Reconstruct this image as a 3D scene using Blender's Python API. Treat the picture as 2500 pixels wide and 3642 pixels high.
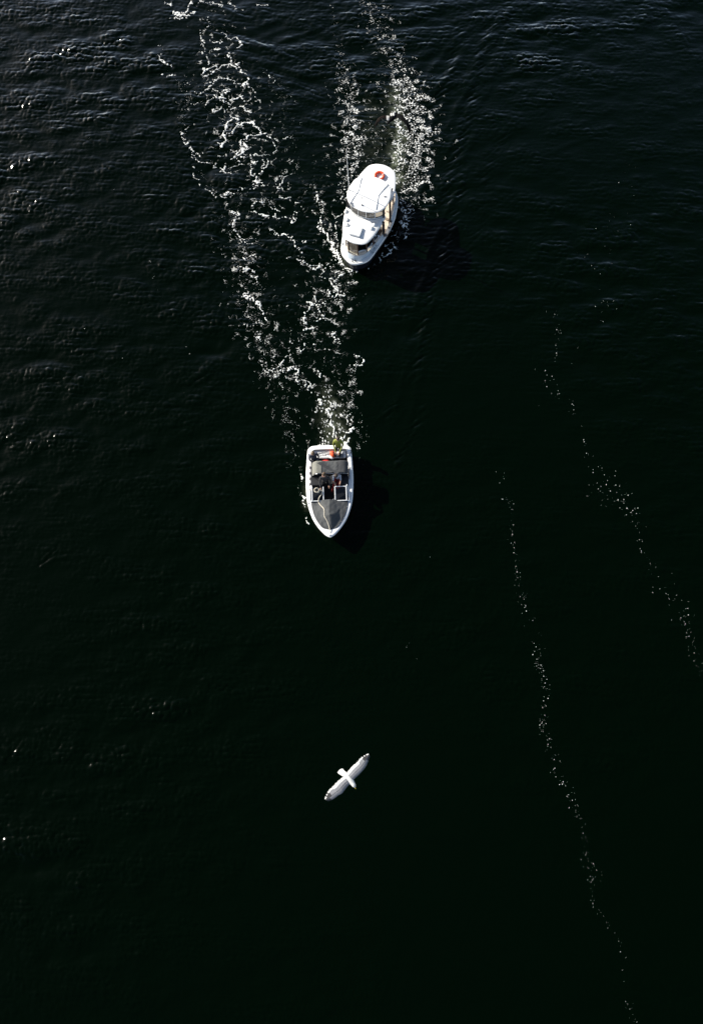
import bpy, bmesh, math, random
import numpy as np
from mathutils import Vector, Matrix, Euler, noise as mnoise

for o in list(bpy.data.objects):
    bpy.data.objects.remove(o, do_unlink=True)
SC = bpy.context.scene
COL = SC.collection
R = math.radians
random.seed(7)

# ------------------------------------------------------------------ camera
CAM_H, DEP, ROLL, VFOV = 53.6, 73.0, -8.0, 50.0
cam_d = bpy.data.cameras.new('camera')
cam_d.sensor_fit = 'VERTICAL'
cam_d.sensor_height = 36.0
cam_d.lens = 18.0 / math.tan(R(VFOV / 2))
cam_d.clip_start = 0.5
cam_d.clip_end = 6000
cam = bpy.data.objects.new('camera', cam_d)
COL.objects.link(cam)
CAM_R = Matrix.Rotation(R(90 - DEP), 3, 'X') @ Matrix.Rotation(R(ROLL), 3, 'Z')
cam.matrix_world = Matrix.Translation((0, 0, CAM_H)) @ CAM_R.to_4x4()
SC.camera = cam
FPX = 1821 / math.tan(R(VFOV / 2))
NR = np.array(CAM_R)


def at(px, py, z=0.0):
    """point of the level plane at height z that a pixel of the 2500 x 3642 photograph looks at"""
    d = NR @ np.array([(px - 1250) / FPX, -(py - 1821) / FPX, -1.0])
    t = (z - CAM_H) / d[2]
    return np.array([0, 0, CAM_H]) + d * t


# ------------------------------------------------------------------ light
SUN_EL = 31.0
SUN_TRAVEL = np.array([0.80, -0.60])           # shadows fall this way on the water
SUN_AZ = math.atan2(-SUN_TRAVEL[1], -SUN_TRAVEL[0])
sun_d = bpy.data.lights.new('sun', 'SUN')
sun_d.energy = 4.2
sun_d.angle = R(0.5)
sun_d.color = (1.0, 0.95, 0.85)
sun = bpy.data.objects.new('sun', sun_d)
COL.objects.link(sun)
sdir = Vector((math.cos(SUN_AZ) * math.cos(R(SUN_EL)), math.sin(SUN_AZ) * math.cos(R(SUN_EL)), math.sin(R(SUN_EL))))
sun.rotation_euler = sdir.to_track_quat('Z', 'Y').to_euler()
sun.location = (-60, 60, 90)

world = bpy.data.worlds.new('World')
SC.world = world
world.use_nodes = True
wn = world.node_tree
wn.nodes.clear()
sky = wn.nodes.new('ShaderNodeTexSky')
sky.sky_type = 'NISHITA'
sky.sun_disc = False
sky.sun_elevation = R(SUN_EL)
sky.sun_rotation = math.pi / 2 - SUN_AZ
sky.air_density = 1.0
sky.dust_density = 1.8
sky.ozone_density = 1.0
bg = wn.nodes.new('ShaderNodeBackground')
bg.inputs['Strength'].default_value = 0.07
wo = wn.nodes.new('ShaderNodeOutputWorld')
wn.links.new(sky.outputs[0], bg.inputs[0])
wn.links.new(bg.outputs[0], wo.inputs[0])

SC.view_settings.view_transform = 'Standard'
SC.view_settings.look = 'None'
SC.view_settings.exposure = 0.95
SC.view_settings.gamma = 1.0
SC.view_settings.use_curve_mapping = False
SC.render.engine = 'CYCLES'
SC.cycles.max_bounces = 8


# ------------------------------------------------------------------ helpers
def tag(o, label=None, cat=None, group=None, kind=None):
    if label: o['label'] = label
    if cat: o['category'] = cat
    if group: o['group'] = group
    if kind: o['kind'] = kind
    return o


def empty(name, loc=(0, 0, 0), rz=0.0, parent=None):
    o = bpy.data.objects.new(name, None)
    COL.objects.link(o)
    o.location = loc
    o.rotation_euler = (0, 0, rz)
    o.empty_display_size = 0.3
    if parent: o.parent = parent
    return o


class MB:
    """collects shapes, then links them as one mesh object"""
    def __init__(s):
        s.v, s.f, s.m = [], [], []

    def add(s, verts, faces, mi=0):
        b = len(s.v)
        s.v += [tuple(map(float, p)) for p in verts]
        s.f += [tuple(b + i for i in f) for f in faces]
        s.m += [mi] * len(faces)
        return s

    def box(s, c, d, mi=0, rz=0.0, taper=1.0, M=None):
        cx, cy, cz = c
        x, y, z = d[0] / 2, d[1] / 2, d[2] / 2
        vs = []
        for sz in (-1, 1):
            k = taper if sz > 0 else 1
            for sx, sy in ((-1, -1), (1, -1), (1, 1), (-1, 1)):
                a, b_ = sx * x * k, sy * y * k
                p = Vector((a * math.cos(rz) - b_ * math.sin(rz), a * math.sin(rz) + b_ * math.cos(rz), sz * z))
                if M is not None: p = M @ p
                vs.append((cx + p.x, cy + p.y, cz + p.z))
        return s.add(vs, [(3, 2, 1, 0), (4, 5, 6, 7), (0, 1, 5, 4), (1, 2, 6, 5), (2, 3, 7, 6), (3, 0, 4, 7)], mi)

    def tube(s, pts, r, n=8, mi=0, cap=True, flat=1.0):
        pts = [Vector(p) for p in pts]
        rs = r if isinstance(r, (list, tuple)) else [r] * len(pts)
        vs, fs = [], []
        up = Vector((0, 0, 1))
        for i, p in enumerate(pts):
            t = (pts[min(i + 1, len(pts) - 1)] - pts[max(i - 1, 0)])
            t = t.normalized() if t.length > 1e-9 else Vector((0, 0, 1))
            u = up - t * up.dot(t)
            if u.length < 1e-3: u = Vector((1, 0, 0)) - t * t.x
            u.normalize()
            w = t.cross(u)
            for k in range(n):
                a = 2 * math.pi * k / n
                vs.append(p + w * (math.cos(a) * rs[i]) + u * (math.sin(a) * rs[i] * flat))
        for i in range(len(pts) - 1):
            for k in range(n):
                a, b_ = i * n + k, i * n + (k + 1) % n
                fs.append((a, b_, b_ + n, a + n))
        if cap:
            fs.append(tuple(range(n - 1, -1, -1)))
            fs.append(tuple((len(pts) - 1) * n + k for k in range(n)))
        return s.add(vs, fs, mi)

    def loft(s, loops, mi=0, cap0=False, cap1=False, skip=None, closed=True):
        n = len(loops[0])
        vs = [p for L in loops for p in L]
        fs = []
        for j in range(len(loops) - 1):
            for k in range(n if closed else n - 1):
                a, b_ = j * n + k, j * n + (k + 1) % n
                if skip and skip(Vector(vs[a]), Vector(vs[b_])): continue
                fs.append((a, b_, b_ + n, a + n))
        if cap0: fs.append(tuple(range(n - 1, -1, -1)))
        if cap1: fs.append(tuple((len(loops) - 1) * n + k for k in range(n)))
        return s.add(vs, fs, mi)

    def ball(s, c, r, mi=0, nu=12, nv=8):
        rx, ry, rz = r if isinstance(r, (tuple, list)) else (r, r, r)
        vs = [(c[0], c[1], c[2] - rz)]
        for j in range(1, nv):
            ph = -math.pi / 2 + math.pi * j / nv
            for i in range(nu):
                a = 2 * math.pi * i / nu
                vs.append((c[0] + rx * math.cos(ph) * math.cos(a), c[1] + ry * math.cos(ph) * math.sin(a), c[2] + rz * math.sin(ph)))
        vs.append((c[0], c[1], c[2] + rz))
        fs = []
        for i in range(nu):
            fs.append((0, 1 + (i + 1) % nu, 1 + i))
            fs.append((len(vs) - 1, 1 + (nv - 2) * nu + i, 1 + (nv - 2) * nu + (i + 1) % nu))
        for j in range(nv - 2):
            for i in range(nu):
                a, b_ = 1 + j * nu + i, 1 + j * nu + (i + 1) % nu
                fs.append((a, b_, b_ + nu, a + nu))
        return s.add(vs, fs, mi)

    def build(s, name, mats, parent=None, smooth=False, bevel=0.0, auto=None):
        me = bpy.data.meshes.new(name)
        me.from_pydata(s.v, [], s.f)
        mats = mats if isinstance(mats, (list, tuple)) else [mats]
        for m in mats: me.materials.append(m)
        me.polygons.foreach_set('material_index', s.m)
        bm = bmesh.new()
        bm.from_mesh(me)
        bmesh.ops.recalc_face_normals(bm, faces=bm.faces)
        if bevel:
            es = [e for e in bm.edges if len(e.link_faces) == 2 and e.calc_face_angle(0) > 0.6]
            bmesh.ops.bevel(bm, geom=es, offset=bevel, segments=2, affect='EDGES', clamp_overlap=True)
        bm.to_mesh(me)
        bm.free()
        if smooth or auto:
            me.polygons.foreach_set('use_smooth', [True] * len(me.polygons))
            if auto:
                me.set_sharp_from_angle(angle=R(auto))
        me.update()
        o = bpy.data.objects.new(name, me)
        COL.objects.link(o)
        if parent: o.parent = parent
        return o


def nm(name):
    m = bpy.data.materials.new(name)
    m.use_nodes = True
    nt = m.node_tree
    return m, nt, nt.nodes['Principled BSDF']


def mat(name, col, rough=0.5, metal=0.0, spec=0.5, var=0.06, scale=6.0, bump=0.0, bscale=40.0, transl=0.0):
    """plain procedural material: base colour with slight uneven wear and fine relief"""
    m, nt, b = nm(name)
    b.inputs['Roughness'].default_value = rough
    b.inputs['Metallic'].default_value = metal
    b.inputs['Specular IOR Level'].default_value = spec
    tc = nt.nodes.new('ShaderNodeTexCoord')
    n = nt.nodes.new('ShaderNodeTexNoise')
    n.inputs['Scale'].default_value = scale
    n.inputs['Detail'].default_value = 6
    nt.links.new(tc.outputs['Object'], n.inputs['Vector'])
    r = nt.nodes.new('ShaderNodeValToRGB')
    r.color_ramp.elements[0].position = 0.3
    r.color_ramp.elements[1].position = 0.72
    r.color_ramp.elements[0].color = tuple(max(0, c * (1 - var * 1.6)) for c in col) + (1,)
    r.color_ramp.elements[1].color = tuple(min(1, c * (1 + var)) for c in col) + (1,)
    nt.links.new(n.outputs[0], r.inputs[0])
    nt.links.new(r.outputs[0], b.inputs['Base Color'])
    if bump:
        n2 = nt.nodes.new('ShaderNodeTexNoise')
        n2.inputs['Scale'].default_value = bscale
        n2.inputs['Detail'].default_value = 4
        nt.links.new(tc.outputs['Object'], n2.inputs['Vector'])
        bp = nt.nodes.new('ShaderNodeBump')
        bp.inputs['Strength'].default_value = bump
        bp.inputs['Distance'].default_value = 0.01
        nt.links.new(n2.outputs[0], bp.inputs['Height'])
        nt.links.new(bp.outputs[0], b.inputs['Normal'])
    if transl:
        tr = nt.nodes.new('ShaderNodeBsdfTranslucent')
        nt.links.new(r.outputs[0], tr.inputs[0])
        mx = nt.nodes.new('ShaderNodeMixShader')
        mx.inputs[0].default_value = transl
        nt.links.new(b.outputs[0], mx.inputs[1])
        nt.links.new(tr.outputs[0], mx.inputs[2])
        nt.links.new(mx.outputs[0], nt.nodes['Material Output'].inputs[0])
    return m


def glass(name, tint, clear):
    m, nt, b = nm(name)
    nt.nodes.remove(b)
    t = nt.nodes.new('ShaderNodeBsdfTransparent')
    t.inputs[0].default_value = tuple(tint) + (1,)
    g = nt.nodes.new('ShaderNodeBsdfGlossy')
    g.inputs[1].default_value = 0.03
    fr = nt.nodes.new('ShaderNodeFresnel')
    fr.inputs[0].default_value = 1.5
    mx = nt.nodes.new('ShaderNodeMixShader')
    nt.links.new(fr.outputs[0], mx.inputs[0])
    nt.links.new(t.outputs[0], mx.inputs[1])
    nt.links.new(g.outputs[0], mx.inputs[2])
    nt.links.new(mx.outputs[0], nt.nodes['Material Output'].inputs[0])
    return m


def resample(pts, n):
    pts = np.array(pts, float)
    d = np.r_[0, np.cumsum(np.linalg.norm(np.diff(pts, axis=0), axis=1))]
    u = np.linspace(0, d[-1], n)
    return np.stack([np.interp(u, d, pts[:, k]) for k in range(pts.shape[1])], 1)


def smooth_pts(pts, n):
    """Catmull-Rom through the points, then evenly spaced"""
    p = [Vector(tuple(q) + (0,) * (3 - len(q))) for q in pts]
    p = [p[0] * 2 - p[1]] + p + [p[-1] * 2 - p[-2]]
    out = []
    for i in range(1, len(p) - 2):
        for t in np.linspace(0, 1, 9)[:-1]:
            a, b_, c, d = p[i - 1], p[i], p[i + 1], p[i + 2]
            q = 0.5 * ((2 * b_) + (c - a) * t + (2 * a - 5 * b_ + 4 * c - d) * t * t + (3 * b_ - a - 3 * c + d) * t ** 3)
            out.append(tuple(q))
    out.append(tuple(p[-2]))
    return resample(out, n)


def mirror_loop(half, n, z, dx=0.0, inset=0.0, sy=1.0):
    """closed plan outline from its port half (bow to stern), evenly resampled, optionally inset"""
    h = [(x, y, 0) for x, y in half]
    # mirror before smoothing so the bow and the stern are round
    full = h + [(x, -y, 0) for x, y, _ in reversed(h[1:-1])]
    ext = full[-3:] + full + full[:4]
    s = smooth_pts(ext, 1200)
    # cut to one turn starting at the bow point
    i0 = int(np.argmin(np.abs(s[:400, 0] - h[0][0]) + np.abs(s[:400, 1])))
    i1 = 600 + int(np.argmin(np.abs(s[600:, 0] - h[0][0]) + np.abs(s[600:, 1])))
    s = resample(s[i0:i1 + 1], n + 1)[:-1]
    if inset:
        t = np.roll(s, -1, 0) - np.roll(s, 1, 0)
        t /= np.linalg.norm(t, axis=1)[:, None] + 1e-9
        nrm = np.stack([-t[:, 1], t[:, 0]], 1)
        if np.sum(nrm * (-s[:, :2] + s[:, :2].mean(0))) < 0: nrm = -nrm
        s[:, :2] += nrm * inset
    s[:, 0] += dx
    s[:, 1] *= sy
    return [(x, y, z) for x, y, _ in s]


def loop_y(loop, x, side=1):
    c = [(p[0], p[1]) for p in loop if p[1] * side >= 0]
    c.sort()
    return float(np.interp(x, [a for a, _ in c], [b_ for _, b_ in c]))


# ------------------------------------------------------------------ materials
M_white = mat('white_paint', (0.80, 0.80, 0.79), 0.35, var=0.03, scale=3, bump=0.03, bscale=30)
M_bul = mat('pale_blue_grey_paint', (0.46, 0.52, 0.58), 0.4, var=0.04, scale=3)
M_gel = mat('white_gelcoat', (0.80, 0.80, 0.80), 0.25, var=0.03, scale=4)
M_navy = mat('navy_hull_paint', (0.008, 0.010, 0.018), 0.3, var=0.2)
M_brown = mat('varnished_wood', (0.075, 0.030, 0.014), 0.4, var=0.25, scale=14)
M_dkbrown = mat('dark_wood', (0.022, 0.012, 0.008), 0.45, var=0.2, scale=10)
M_locker = mat('brown_locker', (0.16, 0.12, 0.10), 0.5, var=0.1)
M_black = mat('black_rubber', (0.012, 0.012, 0.013), 0.5, var=0.15)
M_cream = mat('cream_vinyl', (0.60, 0.53, 0.45), 0.55, var=0.05, scale=5, bump=0.05)
M_floor = mat('cream_floor', (0.55, 0.49, 0.42), 0.5, var=0.06, scale=6)
M_steel = mat('stainless_steel', (0.55, 0.55, 0.55), 0.25, metal=1.0)
M_grey = mat('grey_plastic', (0.20, 0.20, 0.21), 0.5, var=0.1)
M_red = mat('orange_red_ring', (0.75, 0.075, 0.015), 0.4, var=0.08)
M_glass = glass('window_glass', (0.86, 0.89, 0.88), 0.9)
M_tintglass = glass('wheelhouse_glass', (0.50, 0.52, 0.52), 0.5)
M_dkglass = glass('tinted_glass', (0.30, 0.32, 0.36), 0.4)
M_canvas = mat('grey_canvas', (0.056, 0.060, 0.063), 0.8, var=0.12, scale=4, bump=0.25, bscale=120)
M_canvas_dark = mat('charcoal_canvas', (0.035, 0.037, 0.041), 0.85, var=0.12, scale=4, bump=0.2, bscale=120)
M_vinyl_blk = mat('black_vinyl', (0.012, 0.013, 0.016), 0.5, var=0.15)
M_carpet = mat('dark_carpet', (0.02, 0.02, 0.022), 0.95, var=0.2, scale=20)
M_rope = mat('rope_fibre', (0.68, 0.62, 0.50), 0.85, var=0.15, scale=60, bump=0.4, bscale=200)
M_orange = mat('orange_nylon', (0.75, 0.10, 0.02), 0.7, var=0.15, scale=12, bump=0.3)
M_scarlet = mat('red_nylon', (0.45, 0.02, 0.015), 0.7, var=0.15, scale=12)
M_skin = mat('skin', (0.52, 0.30, 0.21), 0.55, var=0.06, scale=12)
M_hair = mat('dark_brown_hair', (0.030, 0.018, 0.010), 0.6, var=0.3, scale=60, bump=0.4, bscale=150)
M_hair_fair = mat('brown_hair', (0.075, 0.045, 0.02), 0.6, var=0.3, scale=60, bump=0.4, bscale=150)
M_eye = mat('eye_dark', (0.02, 0.015, 0.012), 0.2)
M_letter = mat('lettering_ink', (0.05, 0.08, 0.12), 0.5)
M_pale = mat('pale_lettering', (0.35, 0.36, 0.36), 0.5)

# ================================================================== WATER
WAVE_CELL = 0.06
NX, NY = 1200, 1200
WX0, WY0 = -34.0, -13.0                       # lower left corner of the wave patch (72 m square)


def ocean():
    rng = np.random.default_rng(11)
    kx = 2 * np.pi * np.fft.fftfreq(NX, WAVE_CELL)
    ky = 2 * np.pi * np.fft.fftfreq(NY, WAVE_CELL)
    KX, KY = np.meshgrid(kx, ky)
    K = np.hypot(KX, KY)
    K[0, 0] = 1
    th = np.arctan2(KY, KX)

    def comp(seed, lam, wd, spread, hi, power=4.0):
        r = np.random.default_rng(seed)
        kp = 2 * np.pi / lam
        P = K ** (-power) * np.exp(-(kp / K) ** 2 * 1.2) * (0.04 + np.maximum(np.cos(th - wd), 0) ** spread + 0.4 * np.maximum(-np.cos(th - wd), 0) ** spread)
        P *= np.exp(-(K / (2 * np.pi / hi)) ** 2)
        P[0, 0] = 0
        A = np.sqrt(P) * np.fft.fft2(r.standard_normal((NY, NX)))
        h = np.real(np.fft.ifft2(A))
        s = h.std()
        A /= s
        return A
    inv = lambda A: (np.real(np.fft.ifft2(A)), np.real(np.fft.ifft2(-1j * KX / K * A)), np.real(np.fft.ifft2(-1j * KY / K * A)))
    L_ = inv(comp(3, 2.6, R(-98), 7, 0.7, 4.4) * 0.016 + comp(8, 1.7, R(-45), 6, 0.6, 4.4) * 0.004)
    # short ripples, sized by their slope; long crests across the wind
    def ripple(seed, lam, wd, spread, hi, power, slope):
        A = comp(seed, lam, wd, spread, hi, power)
        A = A / (np.real(np.fft.ifft2(1j * K * A)).std() * 1.0 + 1e-12) if False else A / np.hypot(np.real(np.fft.ifft2(1j * KX * A)).std(), np.real(np.fft.ifft2(1j * KY * A)).std())
        return inv(A * slope)
    S1 = ripple(5, 0.44, R(-100), 120, 0.15, 3.1, 0.140)
    S2 = ripple(6, 0.33, R(-110), 60, 0.14, 3.0, 0.100)
    S4 = ripple(16, 0.38, R(-91), 70, 0.15, 3.0, 0.075)
    S3 = ripple(14, 0.60, R(-25), 14, 0.22, 3.3, 0.014)
    # the ripples ride steeper on the crests of the long waves
    m = np.clip(0.72 + 0.40 * L_[0] / L_[0].std(), 0.15, 1.7)
    sh = [(S1[i] + S2[i] + S4[i]) * m + S3[i] for i in range(3)]
    # gusts: slow unevenness of the chop
    G = np.exp(-(K * 2.6) ** 2 / 2)
    g = np.real(np.fft.ifft2(G * np.fft.fft2(rng.standard_normal((NY, NX)))))
    g = 1 + 0.36 * g / g.std()
    WR = ripple(21, 0.46, R(-62), 60, 0.17, 3.0, 0.20)
    WL = ripple(22, 0.46, R(-118), 60, 0.17, 3.0, 0.20)
    return L_, sh, WR, WL, np.clip(g, 0.35, 1.9)


LONG, SHORT, WAKE_R, WAKE_L, GUST = ocean()
gx = WX0 + WAVE_CELL * np.arange(NX)
gy = WY0 + WAVE_CELL * np.arange(NY)
GX, GY = np.meshgrid(gx, gy)
# the chop is roughest far from the bridge and on the windward side
ROUGH = GUST * np.clip(0.58 + 0.016 * (GY - 2) - 0.012 * GX, 0.42, 1.6)


def packet(px, py, ang, lam, amp, ls, lc, phase=0.0):
    """a short train of wake crests: ang = direction of the crest line in the world (degrees)"""
    c = at(px, py)
    a = R(ang)
    u = (GX - c[0]) * math.cos(a) + (GY - c[1]) * math.sin(a)
    v = -(GX - c[0]) * math.sin(a) + (GY - c[1]) * math.cos(a)
    env = np.exp(-(u / ls) ** 2 - (v / lc) ** 2)
    q = 2 * np.pi * (v + 0.06 * u * np.sin(u * 1.3 + px)) / lam + phase
    return amp * env * (np.exp(1.2 * (np.cos(q) - 1)) - 0.3)


PK = np.zeros_like(GUST)
for (px, py, ang, lam, amp, ls, lc) in [
    # divergent wake of the ferry, picture right
    (1515, 1010, 62, 0.95, .050, 1.2, .8), (1560, 850, 60, 0.9, .055, 1.5, .8), (1600, 700, 58, 0.9, .055, 1.3, .8),
    (1630, 520, 55, 1.0, .060, 1.4, .9), (1660, 330, 52, 1.1, .070, 1.8, 1.0), (1690, 200, 50, 1.2, .075, 2.0, 1.1),
    (1600, 240, 48, 1.1, .060, 1.8, 1.0), (1560, 420, 55, 1.0, .05, 1.3, .9), (1750, 120, 45, 1.2, .06, 2.0, 1.1),
    (1500, 1180, 64, 0.9, .045, 1.2, .8), (1460, 1320, 66, 0.9, .03, 1.2, .8), (1440, 1450, 66, .9, .025, 1.0, .8),
    (1900, 250, 20, 1.1, .05, 2.2, .8), (2050, 480, 15, 1.1, .035, 2.2, .8),
    # divergent wake, picture left: crests run down to the right
    (820, 120, -32, 1.0, .070, 1.6, .8), (930, 190, -28, 1.0, .070, 1.8, .8), (1040, 260, -30, .95, .055, 1.5, .8),
    (760, 40, -30, 1.1, .07, 1.8, .9), (900, 270, -35, .9, .05, 1.4, .7), (1060, 340, -28, .9, .05, 1.4, .7),
    (1120, 450, -20, .9, .05, 1.2, .7), (1050, 130, 15, .9, .045, 1.6, .8), (960, 80, 12, .9, .04, 1.5, .8),
    # long crests on the left
    (200, 150, 4, 1.5, .06, 3.0, .9), (420, 130, 6, 1.5, .06, 2.6, .9), (150, 280, -6, 1.4, .055, 2.6, .9),
    (120, 60, 3, 1.4, .05, 2.4, .9), (340, 430, 8, 1.2, .04, 2.0, .8), (160, 480, -4, 1.2, .04, 2.4, .8),
    (700, 1340, 25, .8, .025, 1.0, .6), (730, 1380, 35, .8, .03, .9, .6),
    (1380, 1470, 40, .8, .028, .9, .6), (1490, 1200, 40, .8, .025, 1.0, .6)]:
    PK += packet(px, py, ang, lam, amp, ls, lc, phase=px * 0.7)


def calm(cx, cy, ax, ay, ang):
    u = (GX - cx) * math.cos(ang) + (GY - cy) * math.sin(ang)
    v = -(GX - cx) * math.sin(ang) + (GY - cy) * math.cos(ang)
    return 1 - 0.85 * np.exp(-((u / ax) ** 2 + (v / ay) ** 2) ** 2)


CALM = calm(3.07, 32.33, 2.9, 1.6, R(63)) * calm(-.95, 17.4, 2.6, 1.4, R(83))
# the patch fades to level water at its own border
EDGE = np.clip(np.minimum.reduce([GX - gx[0], gx[-1] - GX, GY - gy[0], gy[-1] - GY]) / 4.0, 0, 1)
EDGE = EDGE * EDGE * (3 - 2 * EDGE)
# ripples roughened along the diverging wake crests and on the gusty long crests of the left
BANDS, BAND_L, BAND_R = np.zeros_like(GUST), np.zeros_like(GUST), np.zeros_like(GUST)


def band_mask(out, lst):
    for pts, hw, k in lst:
        P_ = [at(x, y)[:2] for x, y in pts]
        for a_, b_ in zip(P_[:-1], P_[1:]):
            ab_ = b_ - a_
            t_ = np.clip(((GX - a_[0]) * ab_[0] + (GY - a_[1]) * ab_[1]) / float(ab_ @ ab_), 0, 1)
            d_ = np.hypot(GX - a_[0] - t_ * ab_[0], GY - a_[1] - t_ * ab_[1])
            np.maximum(out, k * np.exp(-(d_ / hw) ** 2), out=out)


band_mask(BANDS, [([(0, 185), (300, 190), (450, 128)], .6, .8), ([(150, 55), (430, 75)], .6, .7), ([(0, 290), (220, 275)], .6, .7), ([(60, 395), (420, 410)], .5, .5),
                  ([(1860, 220), (2080, 230)], .5, .9), ([(1950, 480), (2150, 470)], .4, .8), ([(1700, 60), (2000, 90)], .5, .6)])
band_mask(BAND_L, [([(600, 0), (700, 22), (860, 45), (960, 40)], .40, 1.0), ([(740, 85), (880, 150), (1060, 195)], .45, 1.3), ([(850, 205), (1000, 270), (1170, 345)], .35, 1.1),
                   ([(990, 395), (1150, 460), (1240, 490)], .32, 1.0), ([(1040, 320), (1180, 350)], .3, .8), ([(1050, 560), (1180, 620)], .3, .5)])
band_mask(BAND_R, [([(1500, 1190), (1535, 1020), (1600, 830), (1645, 640)], .33, 1.5), ([(1580, 720), (1660, 430), (1710, 190), (1760, 60)], .40, 1.4), ([(1530, 430), (1600, 250), (1640, 90)], .38, 1.1),
                   ([(1470, 1340), (1525, 1190)], .30, 1.4), ([(1410, 1660), (1500, 1460)], .30, 1.2), ([(1720, 640), (1800, 470)], .35, .8), ([(1660, 900), (1720, 760)], .3, .7),
                   ([(700, 1350), (760, 1300)], .25, 1.0), ([(150, 2010), (200, 1960)], .25, 1.1), ([(1380, 1480), (1400, 1440)], .25, 1.3), ([(1100, 120), (1250, 60)], .4, .6)])
# water heaped up along the ferry's stem, and the furrow it leaves
BOWW = np.zeros_like(GUST)
band_mask(BOWW, [([(1190, 870), (1215, 920), (1250, 955)], .16, .09), ([(1300, 945), (1370, 900), (1420, 840)], .18, .08), ([(1150, 800), (1190, 870)], .2, .06), ([(1430, 800), (1480, 720), (1530, 620)], .2, .05)])
RS = ROUGH * (1 + BANDS) * (1 - .45 * np.clip(np.maximum(BAND_L, BAND_R), 0, 1))
H3 = [SHORT[i] * RS + WAKE_L[i] * BAND_L + WAKE_R[i] * BAND_R for i in range(3)]
HZ = (LONG[0] * ROUGH + H3[0] + PK * 0.8) * CALM * EDGE + BOWW
DXX = (LONG[1] * ROUGH * 1.2 + H3[1] * 1.0) * CALM * EDGE
DYY = (LONG[2] * ROUGH * 1.2 + H3[2] * 1.0) * CALM * EDGE


def sample(F, x, y):
    fx = np.clip((x - gx[0]) / WAVE_CELL, 0, NX - 1.001)
    fy = np.clip((y - gy[0]) / WAVE_CELL, 0, NY - 1.001)
    i, j = fx.astype(int), fy.astype(int)
    a, b_ = fx - i, fy - j
    return (F[j, i] * (1 - a) + F[j, i + 1] * a) * (1 - b_) + (F[j + 1, i] * (1 - a) + F[j + 1, i + 1] * a) * b_


# ------------------------------------------------------------------ foam fields
FC = 0.02
fx0, fx1, fy0, fy1 = -14.0, 9.5, 16.0, 54.0
fnx, fny = int((fx1 - fx0) / FC), int((fy1 - fy0) / FC)
FX, FY = np.meshgrid(fx0 + FC * np.arange(fnx), fy0 + FC * np.arange(fny))
_kx = np.fft.rfftfreq(fnx, FC)
_ky = np.fft.fftfreq(fny, FC)
_K = np.hypot(*np.meshgrid(_kx, _ky)).astype(np.float32)


def band(seed, lo, hi, aniso=None):
    """band-limited noise of wavelengths lo..hi metres, unit variance"""
    w = np.random.default_rng(seed).standard_normal((fny, fnx)).astype(np.float32)
    f = 1.0 / math.sqrt(lo * hi)
    s = math.log(hi / lo) / 2
    k = np.exp(-(np.log(np.maximum(_K, 1e-6) / f) / s) ** 2)
    k[0, 0] = 0
    n = np.fft.irfft2(np.fft.rfft2(w) * k, s=(fny, fnx))
    return (n / n.std()).astype(np.float32)


N_warp_x, N_warp_y = band(1, .35, 1.3), band(2, .35, 1.3)
N_fx, N_fy = band(3, .09, .3), band(4, .09, .3)
N_br = band(5, .10, .35)
N_br2 = band(6, .4, 1.4)
N_worm = band(9, .11, .32)
N_rid = band(30, .14, .40)
N_dot = band(10, .055, .12)
N_lace = band(12, .35, .9)
WXP = FX + 0.050 * N_warp_x + 0.016 * N_fx
WYP = FY + 0.050 * N_warp_y + 0.016 * N_fy
CROPS = {1: (540, 0, 3.19), 2: (540, 400, 3.19), 3: (780, 680, 3.19), 4: (780, 1060, 2.658), 5: (1180, 0, 3.19), 6: (1180, 300, 3.19), 0: (0, 0, 1.0)}


def seg_dist(Xs, Ys, pts, ws):
    """distance to a polyline divided by its (interpolated) half width"""
    best = np.full(Xs.shape, 1e9, np.float32)
    for i in range(max(1, len(pts) - 1)):
        a = pts[i]
        b_ = pts[min(i + 1, len(pts) - 1)]
        ab = b_ - a
        L2 = max(float(ab @ ab), 1e-9)
        t = np.clip(((Xs - a[0]) * ab[0] + (Ys - a[1]) * ab[1]) / L2, 0, 1)
        d = np.hypot(Xs - a[0] - t * ab[0], Ys - a[1] - t * ab[1])
        w = ws[i] + (ws[min(i + 1, len(pts) - 1)] - ws[i]) * t
        best = np.minimum(best, d / w)
    return best


def window(pts, pad):
    p = np.array(pts)
    i0 = max(0, int((p[:, 0].min() - pad - fx0) / FC)); i1 = min(fnx, int((p[:, 0].max() + pad - fx0) / FC) + 1)
    j0 = max(0, int((p[:, 1].min() - pad - fy0) / FC)); j1 = min(fny, int((p[:, 1].max() + pad - fy0) / FC) + 1)
    return slice(j0, j1), slice(i0, i1)


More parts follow.
